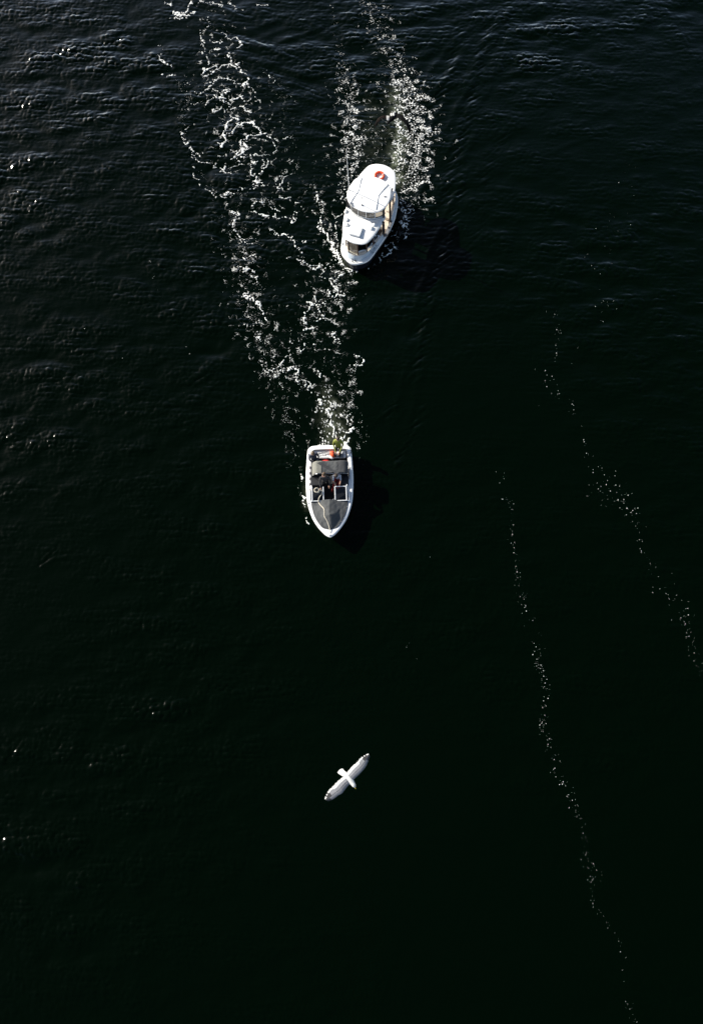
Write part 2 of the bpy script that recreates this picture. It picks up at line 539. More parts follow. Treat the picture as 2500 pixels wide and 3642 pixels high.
STROKES = {
 1: [(22, [(245,150),(300,165),(360,175),(430,180)]), (14, [(360,165),(395,130),(420,95),(450,50),(460,0)]), (7, [(300,205),(400,215)]),
     (8, [(220,220),(265,205),(330,215),(410,210)]), (15, [(455,155),(485,150)]), (10, [(150,20),(200,60),(230,20)]), (8, [(145,55),(210,65)]),
     (8, [(515,40),(560,25),(640,40),(720,40),(800,75)]), (10, [(540,20),(620,35)]), (5, [(860,35),(920,70),(960,105),(1040,120)]),
     (4, [(1180,50),(1250,70),(1300,65)]), (5, [(635,200),(640,240),(665,270),(675,295),(650,300)]), (5, [(545,320),(560,400),(570,480),(600,540),(620,570)]),
     (7, [(680,440),(700,480),(750,490),(795,480),(770,455)]), (11, [(720,560),(740,570),(770,550)]), (6, [(620,640),(640,670),(650,700),(640,735)]),
     (8, [(575,620),(590,600)]), (13, [(865,650),(900,610)]), (7, [(905,650),(905,710),(870,735)]),
     (13, [(600,860),(660,850),(700,820),(750,770),(810,745),(880,740),(940,755),(990,780),(1030,820),(1070,830),(1085,870),(1090,930),(1030,965)]),
     (10, [(570,830),(610,780),(680,770),(740,750)]), (10, [(600,780),(580,840),(620,870)]), (6, [(1000,770),(960,710)]),
     (7, [(520,1090),(600,1040),(660,1000),(690,960),(720,920),(780,895),(880,890),(940,910),(945,950),(920,970)]), (14, [(640,1010),(680,970)]),
     (5, [(590,945),(660,945),(690,930)]), (5, [(930,960),(1000,950)]), (8, [(700,1020),(760,1060),(800,1075),(840,1040),(890,1030)]), (15, [(780,1075),(800,1070)]),
     (8, [(600,1210),(640,1155),(690,1110),(750,1095),(840,1105)]), (9, [(820,1140),(865,1160),(900,1130),(940,1110),(980,1105)]), (8, [(865,1160),(870,1195)]),
     (5, [(980,1100),(1050,1110),(1060,1125)]), (10, [(1000,1185),(1040,1220),(1070,1260),(1110,1270)]), (5, [(1060,1160),(1130,1125)]),
     (5, [(1090,985),(1140,995),(1180,1030)]), (5, [(1180,1090),(1200,1120)]), (5, [(1180,1140),(1230,1150),(1255,1180)]), (6, [(450,1190),(540,1170)]),
     (6, [(470,1050),(520,1060)]), (6, [(390,940),(440,955)]), (6, [(130,610),(95,620),(85,660),(110,695),(150,715),(190,745),(235,745)]),
     (5, [(85,510),(110,505)]), (7, [(200,875),(240,845),(280,870)]), (10, [(125,830),(135,832)]), (10, [(700,1260),(720,1230)]), (11, [(740,1265),(775,1240)]),
     (9, [(820,1260),(860,1240)]), (6, [(900,1235),(970,1225)]), (8, [(970,545),(1000,560),(1030,540),(1010,490)]), (7, [(1330,850),(1350,890)]), (6, [(1385,950),(1390,920)]),
     (5, [(880,430),(960,445),(1040,500)]), (4, [(800,370),(870,430)])],
 2: [(10, [(910,0),(905,50),(935,75),(985,90)]), (16, [(935,80),(880,110),(855,160),(845,200),(825,240),(845,290),(835,330),(805,360),(800,400)]),
     (12, [(850,250),(920,220),(965,180),(1000,130),(1080,120),(1130,125),(1180,155),(1220,200),(1245,235),(1290,240)]), (16, [(1000,135),(1100,125)]),
     (10, [(1290,250),(1200,260),(1130,265),(1060,285),(1020,320),(980,370),(1000,410),(960,440)]), (18, [(1050,350),(1060,400),(1010,430),(970,470),(990,490),(1030,450),(1100,410)]),
     (7, [(940,440),(900,430),(890,400)]), (4, [(1075,320),(1130,305),(1220,295),(1275,310),(1285,335)]), (6, [(745,360),(780,355),(800,400)]),
     (6, [(770,490),(800,500),(830,475),(860,500)]), (7, [(910,530),(960,525),(990,540),(1000,580),(960,610),(930,605)]), (7, [(1000,510),(1050,525)]), (6, [(1000,565),(1060,570)]),
     (8, [(770,640),(800,660),(830,690),(870,705),(895,710)]), (9, [(820,650),(840,600)]), (7, [(870,635),(910,620)]), (4, [(895,710),(910,640)]),
     (10, [(415,150),(435,150),(400,185)]), (11, [(330,235),(342,242)]), (8, [(350,295),(380,330),(405,355)]), (9, [(425,405),(460,430)]), (4, [(430,380),(470,445)]),
     (7, [(490,480),(540,460),(570,485),(520,495)]), (6, [(485,515),(510,545),(550,550)]), (5, [(570,555),(660,575)]), (7, [(700,610),(740,600),(735,575)]), (8, [(430,515),(450,515)]), (9, [(470,625),(480,635)]),
     (6, [(465,690),(475,740),(510,765),(565,765)]), (7, [(540,825),(550,815)]), (7, [(640,880),(670,920),(710,945),(770,955)]), (6, [(780,955),(830,955),(900,945)]),
     (9, [(840,915),(900,910),(930,925)]), (10, [(975,890),(985,890)]), (6, [(1010,880),(1050,870)]), (6, [(1100,870),(1160,880)]), (5, [(1110,460),(1130,490),(1115,540),(1150,580)]),
     (5, [(1150,580),(1200,565)]), (8, [(1150,585),(1145,630),(1125,690),(1140,720),(1190,735)]), (7, [(1150,720),(1190,690),(1250,680),(1280,670),(1250,650)]), (4, [(1250,650),(1260,590),(1255,530)]),
     (11, [(1185,730),(1150,770),(1190,780),(1220,800),(1250,810),(1265,850)]), (12, [(1150,760),(1210,770)]), (7, [(1150,830),(1165,800)]), (7, [(1190,850),(1300,850)]),
     (7, [(1280,650),(1310,600),(1330,570),(1320,530)]), (6, [(1325,265),(1370,300),(1420,320)]), (5, [(1365,350),(1400,400),(1400,460)]), (4, [(1140,485),(1240,490),(1340,490)]),
     (8, [(1440,860),(1470,820),(1500,780),(1515,750)]), (9, [(1475,840),(1475,880)]), (6, [(1440,720),(1480,740),(1530,725)]), (5, [(1530,720),(1590,690)]), (5, [(1410,770),(1415,820)]),
     (5, [(1480,290),(1530,300),(1580,290)]), (8, [(1440,960),(1500,970),(1580,975)]), (6, [(1130,1080),(1150,1050),(1200,1015),(1270,1020)]), (9, [(1140,1115),(1190,1130),(1230,1160),(1310,1180)]),
     (5, [(1320,1065),(1380,1090),(1440,1110)]), (9, [(1390,1180),(1420,1175)]), (7, [(1440,1195),(1540,1195)]), (11, [(1560,1220),(1580,1240)]), (7, [(895,1115),(930,1145),(990,1170),(980,1140)])],
 3: [(10, [(620,290),(640,270)]), (7, [(670,305),(740,295),(800,310)]), (12, [(800,335),(825,350),(850,335),(870,305)]), (6, [(870,300),(860,230),(900,230)]), (7, [(850,140),(900,150),(930,170),(940,190)]),
     (7, [(130,225),(165,260)]), (7, [(210,235),(230,245),(210,280)]), (8, [(240,320),(180,325),(150,360),(155,410),(190,450)]), (6, [(215,490),(240,520),(310,545)]), (6, [(235,555),(250,580)]),
     (7, [(290,570),(320,605),(380,605)]), (6, [(350,545),(400,520)]), (6, [(320,780),(350,740),(405,715)]), (6, [(300,710),(330,710)]), (9, [(285,770),(300,800)]),
     (10, [(260,860),(300,885),(350,890),(390,910)]), (8, [(280,910),(320,895)]), (9, [(370,950),(410,980),(420,1020)]), (6, [(420,985),(460,970)]), (6, [(440,1080),(455,1050)]),
     (8, [(330,1170),(350,1145)]), (9, [(290,1150),(285,1190),(320,1205),(360,1210),(390,1240),(400,1260)]), (9, [(430,1240),(460,1270)]), (7, [(580,460),(600,445),(640,480),(660,500)]), (9, [(690,500),(730,500),(800,515)]),
     (7, [(790,575),(830,575),(870,600),(890,640),(910,680),(940,710)]), (8, [(875,580),(885,580)]), (9, [(940,585),(952,587)]), (6, [(780,750),(820,745)]), (8, [(870,765),(910,770),(950,800),(970,790)]), (5, [(930,810),(970,840)]),
     (7, [(990,815),(1040,835),(1130,830),(1200,830),(1230,820)]), (7, [(1000,850),(1030,875),(1080,885),(1120,860),(1140,840)]), (9, [(1050,790),(1045,770)]),
     (7, [(1220,870),(1180,890),(1170,930),(1145,970),(1190,990),(1240,1005),(1265,1010)]), (11, [(1240,1012),(1262,1012)]), (8, [(1265,1010),(1290,1050),(1300,1090),(1340,1110),(1370,1140)]),
     (5, [(1250,850),(1265,880),(1290,910),(1330,915)]), (6, [(1310,950),(1350,940),(1360,910)]), (6, [(1380,980),(1410,910)]), (6, [(1310,1010),(1350,1000)]),
     (7, [(1200,1130),(1250,1160),(1240,1180),(1300,1190),(1350,1170)]), (12, [(1370,1180),(1440,1160)]), (7, [(1340,340),(1325,420),(1330,500),(1345,560),(1330,600)]),
     (13, [(1145,340),(1165,300)]), (8, [(1100,340),(1160,375)]), (9, [(1160,230),(1170,180)]), (8, [(1110,100),(1120,40)]), (8, [(1320,300),(1390,260)]), (7, [(1370,90),(1420,30)])],
 4: [(8, [(270,0),(310,15),(350,40),(390,75),(400,110),(415,150),(430,190),(460,215)]), (6, [(345,240),(390,220)]), (9, [(345,345),(380,385)]), (8, [(430,440),(450,442)]),
     (9, [(840,30),(860,60),(890,80),(940,60),(920,20),(910,0)]), (8, [(890,80),(850,100),(815,140),(805,200),(830,250)]), (8, [(930,80),(940,120),(980,150)]), (10, [(800,310),(790,300),(830,285),(870,285),(895,265)]),
     (6, [(895,260),(900,290),(870,315)]), (4, [(780,350),(770,400)]), (7, [(910,215),(970,205),(1020,180)]), (9, [(1080,320),(1090,370),(1120,400)]), (6, [(650,410),(690,430)]), (10, [(810,450),(830,440)]),
     (6, [(780,490),(820,480)]), (5, [(870,435),(920,430)]), (6, [(575,640),(600,600),(640,570),(680,540)]), (7, [(400,640),(430,670),(480,690),(530,680)]), (10, [(580,690),(640,690),(690,680)]),
     (10, [(660,680),(690,655),(720,670),(740,700),(740,740)]), (6, [(740,770),(800,800),(820,830)]), (6, [(850,790),(855,890)]), (6, [(945,680),(950,750)]), (7, [(1280,645),(1340,630),(1380,600),(1360,590)]), (6, [(1300,530),(1330,570)])],
}
WAKE2 = {4: [(11, [(980,930),(1020,970),(1060,1010),(1040,1040),(1020,1060),(1050,1100),(1060,1160),(1075,1220),(1080,1290)]), (8, [(1060,1010),(1080,1060),(1070,1110)]),
             (14, [(1150,1340),(1180,1300),(1220,1260),(1255,1240)]), (20, [(1190,1390),(1220,1345)]), (7, [(940,960),(985,1010)]), (6, [(1200,1180),(1220,1110)])],
         0: [(4, [(1087,1770),(1083,1790),(1082,1805)]), (3, [(1075,1690),(1079,1715)]), (3, [(1088,1840),(1100,1862)]), (3, [(1100,1912),(1118,1913)])]}
BOW = [(8, 30, [(1130,410),(1160,450),(1200,480),(1230,530),(1260,580),(1290,640),(1320,700),(1350,760),(1400,810),(1450,860),(1500,895)])]

# strips of specks: (style, [(px, py, half width px, density)...])
ZONES = [
 ('worm', [(1300,-20,40,.35),(1330,60,42,.40),(1370,120,38,.38),(1390,180,36,.40),(1420,230,40,.50),(1440,300,58,.85),(1468,380,62,.95),(1475,470,62,.95),(1475,560,62,.92),(1475,640,56,.80),(1460,700,40,.50)]),
 ('worm', [(1470,495,22,.9),(1515,480,24,1.0),(1550,465,18,.9)]),
 ('worm', [(1405,350,10,.9),(1412,420,14,1.15),(1424,480,20,1.1),(1414,560,18,1.15),(1416,610,18,1.2),(1412,650,12,1.0)]),
 ('worm', [(1185,30,14,.18),(1200,150,18,.2),(1215,220,25,.28),(1240,330,38,.60),(1250,420,40,.72),(1258,500,42,.80),(1250,580,40,.75),(1228,650,30,.65),(1212,720,16,.5)]),
 ('worm', [(1270,490,14,.6),(1330,500,14,.5)]),
 ('dot', [(1320,300,22,.35),(1370,320,18,.4)]),
 ('dot', [(570,110,15,.28),(575,200,14,.25),(610,260,16,.25),(655,290,25,.45)]),
 ('dot', [(640,270,26,.5),(662,340,26,.55),(655,400,22,.55),(650,430,16,.5),(665,500,14,.4),(690,570,14,.35),(740,660,14,.4),(790,700,14,.45),(850,690,18,.4)]),
 ('dot', [(700,330,60,.28),(790,380,70,.28),(850,470,60,.30),(800,560,60,.20),(870,620,40,.25)]),
 ('dot', [(950,260,40,.38),(1010,330,40,.42),(1030,420,36,.38),(1035,500,32,.36),(1040,600,32,.40),(990,660,40,.40),(960,730,40,.35)]),
 ('dot', [(1180,260,40,.2),(1100,380,50,.12),(1150,560,50,.14),(1100,650,50,.25)]),
 ('worm', [(820,740,20,.28),(840,790,26,.30),(865,870,32,.35),(878,960,30,.30),(890,1030,32,.35),(905,1100,32,.30),(905,1160,34,.36),(930,1210,30,.38),(960,1270,34,.38)]),
 ('dot', [(820,740,50,.3),(850,830,60,.3),(860,930,70,.32),(880,1050,70,.34),(900,1150,60,.36),(930,1230,50,.4)]),
 ('dot', [(930,760,60,.2),(1000,830,60,.15),(1040,930,60,.2),(1010,1000,60,.2),(1060,1050,60,.25)]),
 ('worm', [(1120,680,26,.40),(1140,740,30,.45),(1160,810,22,.45),(1190,870,16,.5)]),
 ('worm', [(1200,920,26,.30),(1215,1000,36,.38),(1190,1050,46,.43),(1140,1090,50,.42),(1110,1140,36,.34)]),
 ('dot', [(1230,960,40,.5),(1235,1050,40,.5),(1210,1140,40,.45),(1190,1220,40,.35),(1260,1170,20,.3)]),
 ('worm', [(1185,1190,22,.5),(1205,1210,22,.5)]),
 ('dot', [(1050,1190,60,.3),(1120,1230,70,.35),(1060,1270,60,.3),(1200,1240,50,.3)]),
 ('worm', [(935,1300,24,.55),(985,1320,32,.62),(1040,1320,24,.5),(1070,1360,20,.42)]),
 ('dot', [(950,1340,40,.5),(1000,1370,50,.5),(1070,1370,40,.5)]),
 ('dot', [(1000,1420,42,.52),(1025,1480,42,.55),(1035,1560,36,.5),(1035,1620,26,.42),(1030,1700,18,.3)]),
 ('dot', [(1262,1290,24,.5),(1250,1350,28,.6),(1240,1420,36,.62),(1245,1480,36,.55)]),
 ('worm', [(1255,1300,12,.36),(1248,1370,14,.42)]),
 ('streak', [(1150,1370,30,.42),(1170,1430,44,.50),(1178,1500,48,.55),(1178,1560,50,.66),(1174,1592,48,.72)]),
 ('streak', [(1215,1410,40,.45),(1240,1480,30,.5)]),
 ('dot', [(1290,1500,26,.4),(1290,1560,26,.42),(1280,1610,20,.35)]),
 ('dot', [(1120,1370,50,.3),(1200,1300,60,.3),(1160,1300,30,.25)]),
 ('dot', [(1058,1590,22,.35),(1062,1680,16,.35),(1070,1740,9,.4),(1077,1800,6,.45)]),
 ('dot', [(1282,1590,14,.4),(1290,1640,18,.3)]),
 ('lace', [(1448,660,18,.8),(1440,710,22,.9),(1445,760,28,1.0),(1432,820,26,1.0),(1405,850,18,.9),(1385,885,16,1.0),(1355,920,12,.8)]),
 ('worm', [(1470,690,26,.5),(1490,730,26,.42),(1530,715,14,.6)]),
 ('lace', [(1262,955,12,1.0),(1295,950,13,1.0),(1330,940,8,.7)]),
 ('film', [(770,60,70,.5),(790,180,80,.7),(800,260,90,.9),(820,340,100,.9),(850,430,110,1.0),(880,520,110,.9),(930,600,90,.8),(960,700,90,.7)]),
 ('film', [(830,760,70,.7),(870,900,80,.8),(900,1060,80,.8),(950,1200,80,.8),(1020,1300,70,.7),(1080,1370,50,.6)]),
 ('film', [(1100,680,60,.5),(1180,820,60,.6),(1190,960,70,.9),(1150,1080,90,.9),(1120,1200,90,.8),(1180,1330,80,.7),(1190,1450,80,.9),(1180,1570,70,1.0)]),
 ('film', [(1340,60,70,.6),(1400,200,70,.7),(1440,330,100,1.0),(1450,480,110,1.1),(1450,620,90,1.0),(1470,730,60,.8)]),
 ('film', [(1220,230,50,.6),(1250,380,70,.9),(1250,520,70,.9),(1230,660,50,.7)]),
 ('film', [(1330,380,60,.8),(1340,500,60,.8),(1345,580,40,.7)]),
 ('lace', [(1175,560,60,.25),(1350,450,40,.3),(1330,560,50,.3)]),
]

PX = 1 / 62.0       # metres per photograph pixel round the wakes, for stroke widths


def stroke_field(groups, out, tapered=False):
    for key, lst in groups.items():
        ox, oy, sc = CROPS[key]
        for w, pts in lst:
            P = [at(ox + x / sc, oy + y / sc)[:2] for x, y in pts]
            if len(P) > 2:
                P = list(smooth_pts(P, max(6, len(P) * 3))[:, :2])
            hw = w / 2 / sc * PX * (1.18 if w >= 9 else .95) + 0.003
            sl = window(P, 0.45)
            d = seg_dist(WXP[sl], WYP[sl], P, [hw] * len(P))
            f = 1 + 0.80 * N_br[sl] * (0.60 if w > 9 else 1.0) + 0.34 * N_br2[sl] - d
            out[sl] = np.maximum(out[sl], f)
    return out


def zone_field(zones, out, dens):
    for st, L in zones:
        P = [at(x, y)[:2] for x, y, _, _ in L]
        ws = [w * PX * 1.05 for _, _, w, _ in L]
        ds = [d for _, _, _, d in L]
        sl = window(P, max(ws) * 1.6)
        best = np.zeros(FX[sl].shape, np.float32)
        wob = 1 + 0.22 * N_warp_x[sl] + 0.25 * N_br2[sl]
        for i in range(len(P) - 1):
            a, b_ = P[i], P[i + 1]
            ab = b_ - a
            t = np.clip(((FX[sl] - a[0]) * ab[0] + (FY[sl] - a[1]) * ab[1]) / max(float(ab @ ab), 1e-9), 0, 1)
            d = np.hypot(FX[sl] - a[0] - t * ab[0], FY[sl] - a[1] - t * ab[1])
            w = (ws[i] + (ws[i + 1] - ws[i]) * t) * np.clip(wob, .4, 1.8)
            de = ds[i] + (ds[i + 1] - ds[i]) * t
            best = np.maximum(best, de * np.clip(1.25 - (d / w) ** 2 * 1.25, 0, 1))
        D = best * np.clip(1 + 0.30 * N_br2[sl], .2, 1.6)
        if st == 'worm':
            t = .37 * np.clip(D, 0, 1.3) - .035
            f = np.maximum(t - np.abs(N_rid[sl]) + .20 * N_br[sl] * np.clip(D + .2, 0, 1), (N_worm[sl] - (.95 + 2.2 * np.clip(1 - D, 0, 1))) * .5)
            f = f * .9
        elif st == 'dot':
            f = (N_dot[sl] - (0.75 + 2.1 * np.clip(1 - D, 0, 1) ** 1.1)) * 0.55
        elif st == 'streak':
            f = (N_streak[sl] - (0.45 + 2.3 * np.clip(1 - D, 0, 1) ** 1.1)) * 0.55
        elif st == 'film':
            f = np.minimum(0.11 * D - np.abs(N_lace[sl] + 0.25 * N_worm[sl]) + 0.09 * N_br2[sl] * D, .045 + .03 * np.clip(N_br2[sl], -1, 1.5))
        else:
            f = 0.34 * D - np.abs(N_lace[sl] + 0.25 * N_worm[sl]) + 0.10 * N_br[sl] * D
        f = np.where(D > 0.02, f, -1)
        out[sl] = np.maximum(out[sl], f)
        dens[sl] = np.maximum(dens[sl], best)
    return out


# stretched specks for the propeller race of the motor boat (drawn out along the boat's course)
_w = np.random.default_rng(21).standard_normal((fny, fnx)).astype(np.float32)
_kxg, _kyg = np.meshgrid(_kx, _ky)
_c, _s = math.cos(R(7)), math.sin(R(7))
_Ks = np.hypot((_kxg * _c + _kyg * _s) / 1.0, (-_kxg * _s + _kyg * _c) * 2.6)
_k = np.exp(-(np.log(np.maximum(_Ks, 1e-6) / (1 / .115)) / .5) ** 2)
_k[0, 0] = 0
N_streak = np.fft.irfft2(np.fft.rfft2(_w) * _k, s=(fny, fnx))
N_streak = (N_streak / N_streak.std()).astype(np.float32)

F_all = np.full(FX.shape, -1.0, np.float32)
DENS = np.zeros(FX.shape, np.float32)
F_all = stroke_field(STROKES, F_all)
F_all = zone_field(ZONES, F_all, DENS)
F_all = stroke_field(WAKE2, F_all)
for w0, w1, pts in BOW:                            # bow wave peeling off the ferry, widening to the stem
    P = [at(780 + x / 3.19, 680 + y / 3.19)[:2] for x, y in pts]
    ws = np.linspace(w0, w1, len(P)) / 2 / 3.19 * PX * 1.6
    sl = window(P, .6)
    d = seg_dist(WXP[sl], WYP[sl], P, ws)
    F_all[sl] = np.maximum(F_all[sl], 0.9 + 0.55 * N_br[sl] + .45 * N_worm[sl] - d)

M_foam, _nt, _b = nm('sea_foam')
_b.inputs['Base Color'].default_value = (0.86, 0.87, 0.84, 1)
_b.inputs['Roughness'].default_value = 0.7
_tc = _nt.nodes.new('ShaderNodeTexCoord')
_n = _nt.nodes.new('ShaderNodeTexNoise'); _n.inputs['Scale'].default_value = 9; _n.inputs['Detail'].default_value = 8
_nt.links.new(_tc.outputs['Object'], _n.inputs['Vector'])
_r = _nt.nodes.new('ShaderNodeValToRGB')
_at = _nt.nodes.new('ShaderNodeAttribute'); _at.attribute_name = 'thickness'
_m1 = _nt.nodes.new('ShaderNodeMapRange'); _m1.inputs[1].default_value = 0.0; _m1.inputs[2].default_value = .24; _m1.inputs[3].default_value = .06; _m1.inputs[4].default_value = 1.0
_nt.links.new(_at.outputs['Fac'], _m1.inputs[0])
_n3 = _nt.nodes.new('ShaderNodeTexNoise'); _n3.inputs['Scale'].default_value = 3.0; _n3.inputs['Detail'].default_value = 8; _n3.inputs['Roughness'].default_value = .7
_nt.links.new(_tc.outputs['Object'], _n3.inputs['Vector'])
_m2 = _nt.nodes.new('ShaderNodeMapRange'); _m2.inputs[1].default_value = .35; _m2.inputs[2].default_value = .58; _m2.inputs[3].default_value = .55; _m2.inputs[4].default_value = 1.0
_nt.links.new(_n3.outputs[0], _m2.inputs[0])
_mm = _nt.nodes.new('ShaderNodeMath'); _mm.operation = 'MULTIPLY'
_nt.links.new(_m1.outputs[0], _mm.inputs[0]); _nt.links.new(_m2.outputs[0], _mm.inputs[1])
_nt.links.new(_mm.outputs[0], _b.inputs['Alpha'])
_r.color_ramp.elements[0].position = .28; _r.color_ramp.elements[0].color = (0.50, 0.53, 0.52, 1)
_r.color_ramp.elements[1].position = .58; _r.color_ramp.elements[1].color = (0.90, 0.90, 0.86, 1)
_nt.links.new(_n.outputs[0], _r.inputs[0])
_nt.links.new(_r.outputs[0], _b.inputs['Base Color'])
_bp = _nt.nodes.new('ShaderNodeBump'); _bp.inputs['Strength'].default_value = .5; _bp.inputs['Distance'].default_value = .02
_n2 = _nt.nodes.new('ShaderNodeTexNoise'); _n2.inputs['Scale'].default_value = 40
_nt.links.new(_tc.outputs['Object'], _n2.inputs['Vector'])
_nt.links.new(_n2.outputs[0], _bp.inputs['Height']); _nt.links.new(_bp.outputs[0], _b.inputs['Normal'])


M_fleck = mat('foam_fleck', (0.50, 0.52, 0.49), 0.7, var=.35, scale=2.5)


def contour_mesh(name, F, x0, y0, c, material, lift=0.012, bulge=0.028):
    """foam patches: the region F > 0 of a grid, cut with marching squares, domed and laid on the waves"""
    ny, nx = F.shape
    ins = F > 0
    cell = ins[:-1, :-1].astype(np.int8) + ins[:-1, 1:] * 2 + ins[1:, 1:] * 4 + ins[1:, :-1] * 8
    jj, ii = np.nonzero(cell)
    code = cell[jj, ii]
    idx = np.arange(ny * nx).reshape(ny, nx)
    verts, vid, faces = [], {}, []
    corner = [(0, 0), (0, 1), (1, 1), (1, 0)]

    def V(key, x, y, f):
        k = vid.get(key)
        if k is None:
            k = len(verts); vid[key] = k; verts.append((x, y, f))
        return k
    Fl = F
    for j, i, cd in zip(jj.tolist(), ii.tolist(), code.tolist()):
        poly = []
        for q in range(4):
            dj, di = corner[q]
            dj2, di2 = corner[(q + 1) % 4]
            a_in = (cd >> q) & 1
            b_in = (cd >> ((q + 1) % 4)) & 1
            ja, ia, jb, ib = j + dj, i + di, j + dj2, i + di2
            if a_in:
                poly.append(V((ja, ia), x0 + c * ia, y0 + c * ja, float(Fl[ja, ia])))
            if a_in != b_in:
                fa, fb = float(Fl[ja, ia]), float(Fl[jb, ib])
                t = fa / (fa - fb)
                key = (ja, ia, jb, ib) if (ja, ia) < (jb, ib) else (jb, ib, ja, ia)
                poly.append(V(key, x0 + c * (ia + (ib - ia) * t), y0 + c * (ja + (jb - ja) * t), 0.0))
        if len(poly) >= 3: faces.append(poly)
    v = np.array(verts)
    z = sample(HZ, v[:, 0], v[:, 1]) + lift + bulge * np.sqrt(np.clip(v[:, 2], 0, 1))
    x = v[:, 0] + sample(DXX, v[:, 0], v[:, 1])
    y = v[:, 1] + sample(DYY, v[:, 0], v[:, 1])
    me = bpy.data.meshes.new(name)
    me.from_pydata(np.stack([x, y, z], 1).tolist(), [], faces)
    me.materials.append(material)
    me.polygons.foreach_set('use_smooth', [True] * len(me.polygons))
    me.update()
    ta = me.attributes.new('thickness', 'FLOAT', 'POINT')
    ta.data.foreach_set('value', np.clip(v[:, 2], 0, 1).astype(np.float32))
    o = bpy.data.objects.new(name, me)
    COL.objects.link(o)
    return o


# ------------------------------------------------------------------ water sheet
def water_sheet():
    # even grid over the wave patch, then widening rows out to the horizon
    ext = [4, 10, 24, 60, 150, 400, 1000, 2600]
    xs = np.r_[gx[0] - np.array(ext[::-1]), gx, gx[-1] + np.array(ext)]
    ys = np.r_[gy[0] - np.array(ext[::-1]), gy, gy[-1] + np.array(ext)]
    # drop fine columns that lie well outside the view: keep each 4th there
    keepx = np.ones(len(xs), bool)
    keepy = np.ones(len(ys), bool)
    for k, x in enumerate(xs):
        if gx[0] <= x <= gx[-1] and (x < -22 or x > 28) and (k % 4): keepx[k] = False
    for k, y in enumerate(ys):
        if gy[0] <= y <= gy[-1] and (y > 55 or y < -9.6) and (k % 4): keepy[k] = False
    xs, ys = xs[keepx], ys[keepy]
    X, Y = np.meshgrid(xs, ys)
    inside = (X >= gx[0]) & (X <= gx[-1]) & (Y >= gy[0]) & (Y <= gy[-1])
    z = np.where(inside, sample(HZ, X, Y), 0)
    vx = X + np.where(inside, sample(DXX, X, Y), 0)
    vy = Y + np.where(inside, sample(DYY, X, Y), 0)
    n, m = len(xs), len(ys)
    co = np.stack([vx, vy, z], -1).reshape(-1, 3).astype(np.float32)
    a = (np.arange(m - 1)[:, None] * n + np.arange(n - 1)[None, :]).ravel()
    quads = np.stack([a, a + 1, a + 1 + n, a + n], 1).astype(np.int32)
    me = bpy.data.meshes.new('water')
    me.vertices.add(len(co)); me.vertices.foreach_set('co', co.ravel())
    me.loops.add(quads.size); me.loops.foreach_set('vertex_index', quads.ravel())
    me.polygons.add(len(quads))
    me.polygons.foreach_set('loop_start', np.arange(0, quads.size, 4, dtype=np.int32))
    me.polygons.foreach_set('use_smooth', np.ones(len(quads), bool))
    me.update(calc_edges=True)
    me.validate()
    # air bubbles churned into the water by the two propellers
    aer = np.zeros(len(co), np.float32)
    gxf, gyf = X.ravel(), Y.ravel()
    inn = (gxf > fx0) & (gxf < fx1 - .1) & (gyf > fy0) & (gyf < fy1 - .1)
    D = AER
    aer[inn] = D[((gyf[inn] - fy0) / FC).astype(int), ((gxf[inn] - fx0) / FC).astype(int)]
    at_ = me.attributes.new('bubbles', 'FLOAT', 'POINT')
    at_.data.foreach_set('value', aer)
    o = bpy.data.objects.new('water', me)
    COL.objects.link(o)
    tag(o, kind='structure')
    m_, nt, b = nm('sea_water')
    b.inputs['Roughness'].default_value = 1.0
    b.inputs['Specular IOR Level'].default_value = 0.0
    att = nt.nodes.new('ShaderNodeAttribute'); att.attribute_name = 'bubbles'
    tc = nt.nodes.new('ShaderNodeTexCoord')
    n1 = nt.nodes.new('ShaderNodeTexNoise'); n1.inputs['Scale'].default_value = 2.2; n1.inputs['Detail'].default_value = 8; n1.inputs['Roughness'].default_value = .65
    nt.links.new(tc.outputs['Object'], n1.inputs['Vector'])
    mul = nt.nodes.new('ShaderNodeMath'); mul.operation = 'MULTIPLY'
    rmp = nt.nodes.new('ShaderNodeMapRange'); rmp.inputs[1].default_value = .38; rmp.inputs[2].default_value = .7
    nt.links.new(n1.outputs[0], rmp.inputs[0])
    nt.links.new(att.outputs['Fac'], mul.inputs[0]); nt.links.new(rmp.outputs[0], mul.inputs[1])
    mix = nt.nodes.new('ShaderNodeMix'); mix.data_type = 'RGBA'
    mix.inputs['A'].default_value = (0.0002, 0.0018, 0.0005, 1)
    mix.inputs['B'].default_value = (0.22, 0.25, 0.17, 1)
    nt.links.new(mul.outputs[0], mix.inputs['Factor'])
    nt.links.new(mix.outputs['Result'], b.inputs['Base Color'])
    # capillary ripples finer than the mesh
    mp = nt.nodes.new('ShaderNodeMapping'); mp.inputs['Scale'].default_value = (0.45, 3.0, 1.0); mp.inputs['Rotation'].default_value = (0, 0, R(10))
    nt.links.new(tc.outputs['Object'], mp.inputs['Vector'])
    n2 = nt.nodes.new('ShaderNodeTexNoise'); n2.inputs['Scale'].default_value = 3.0; n2.inputs['Detail'].default_value = 5; n2.inputs['Roughness'].default_value = .6
    nt.links.new(mp.outputs[0], n2.inputs['Vector'])
    bp = nt.nodes.new('ShaderNodeBump'); bp.inputs['Strength'].default_value = 0.30; bp.inputs['Distance'].default_value = 0.02
    nt.links.new(n2.outputs[0], bp.inputs['Height'])
    # mirror of the sky: Fresnel of water, with the contrast of a polarising filter
    fr_ = nt.nodes.new('ShaderNodeFresnel'); fr_.inputs[0].default_value = 1.333
    nt.links.new(bp.outputs[0], fr_.inputs['Normal'])
    mr = nt.nodes.new('ShaderNodeMapRange')
    mr.inputs[1].default_value = 0.0195; mr.inputs[2].default_value = 0.18; mr.inputs[3].default_value = 0.0065; mr.inputs[4].default_value = 1.0
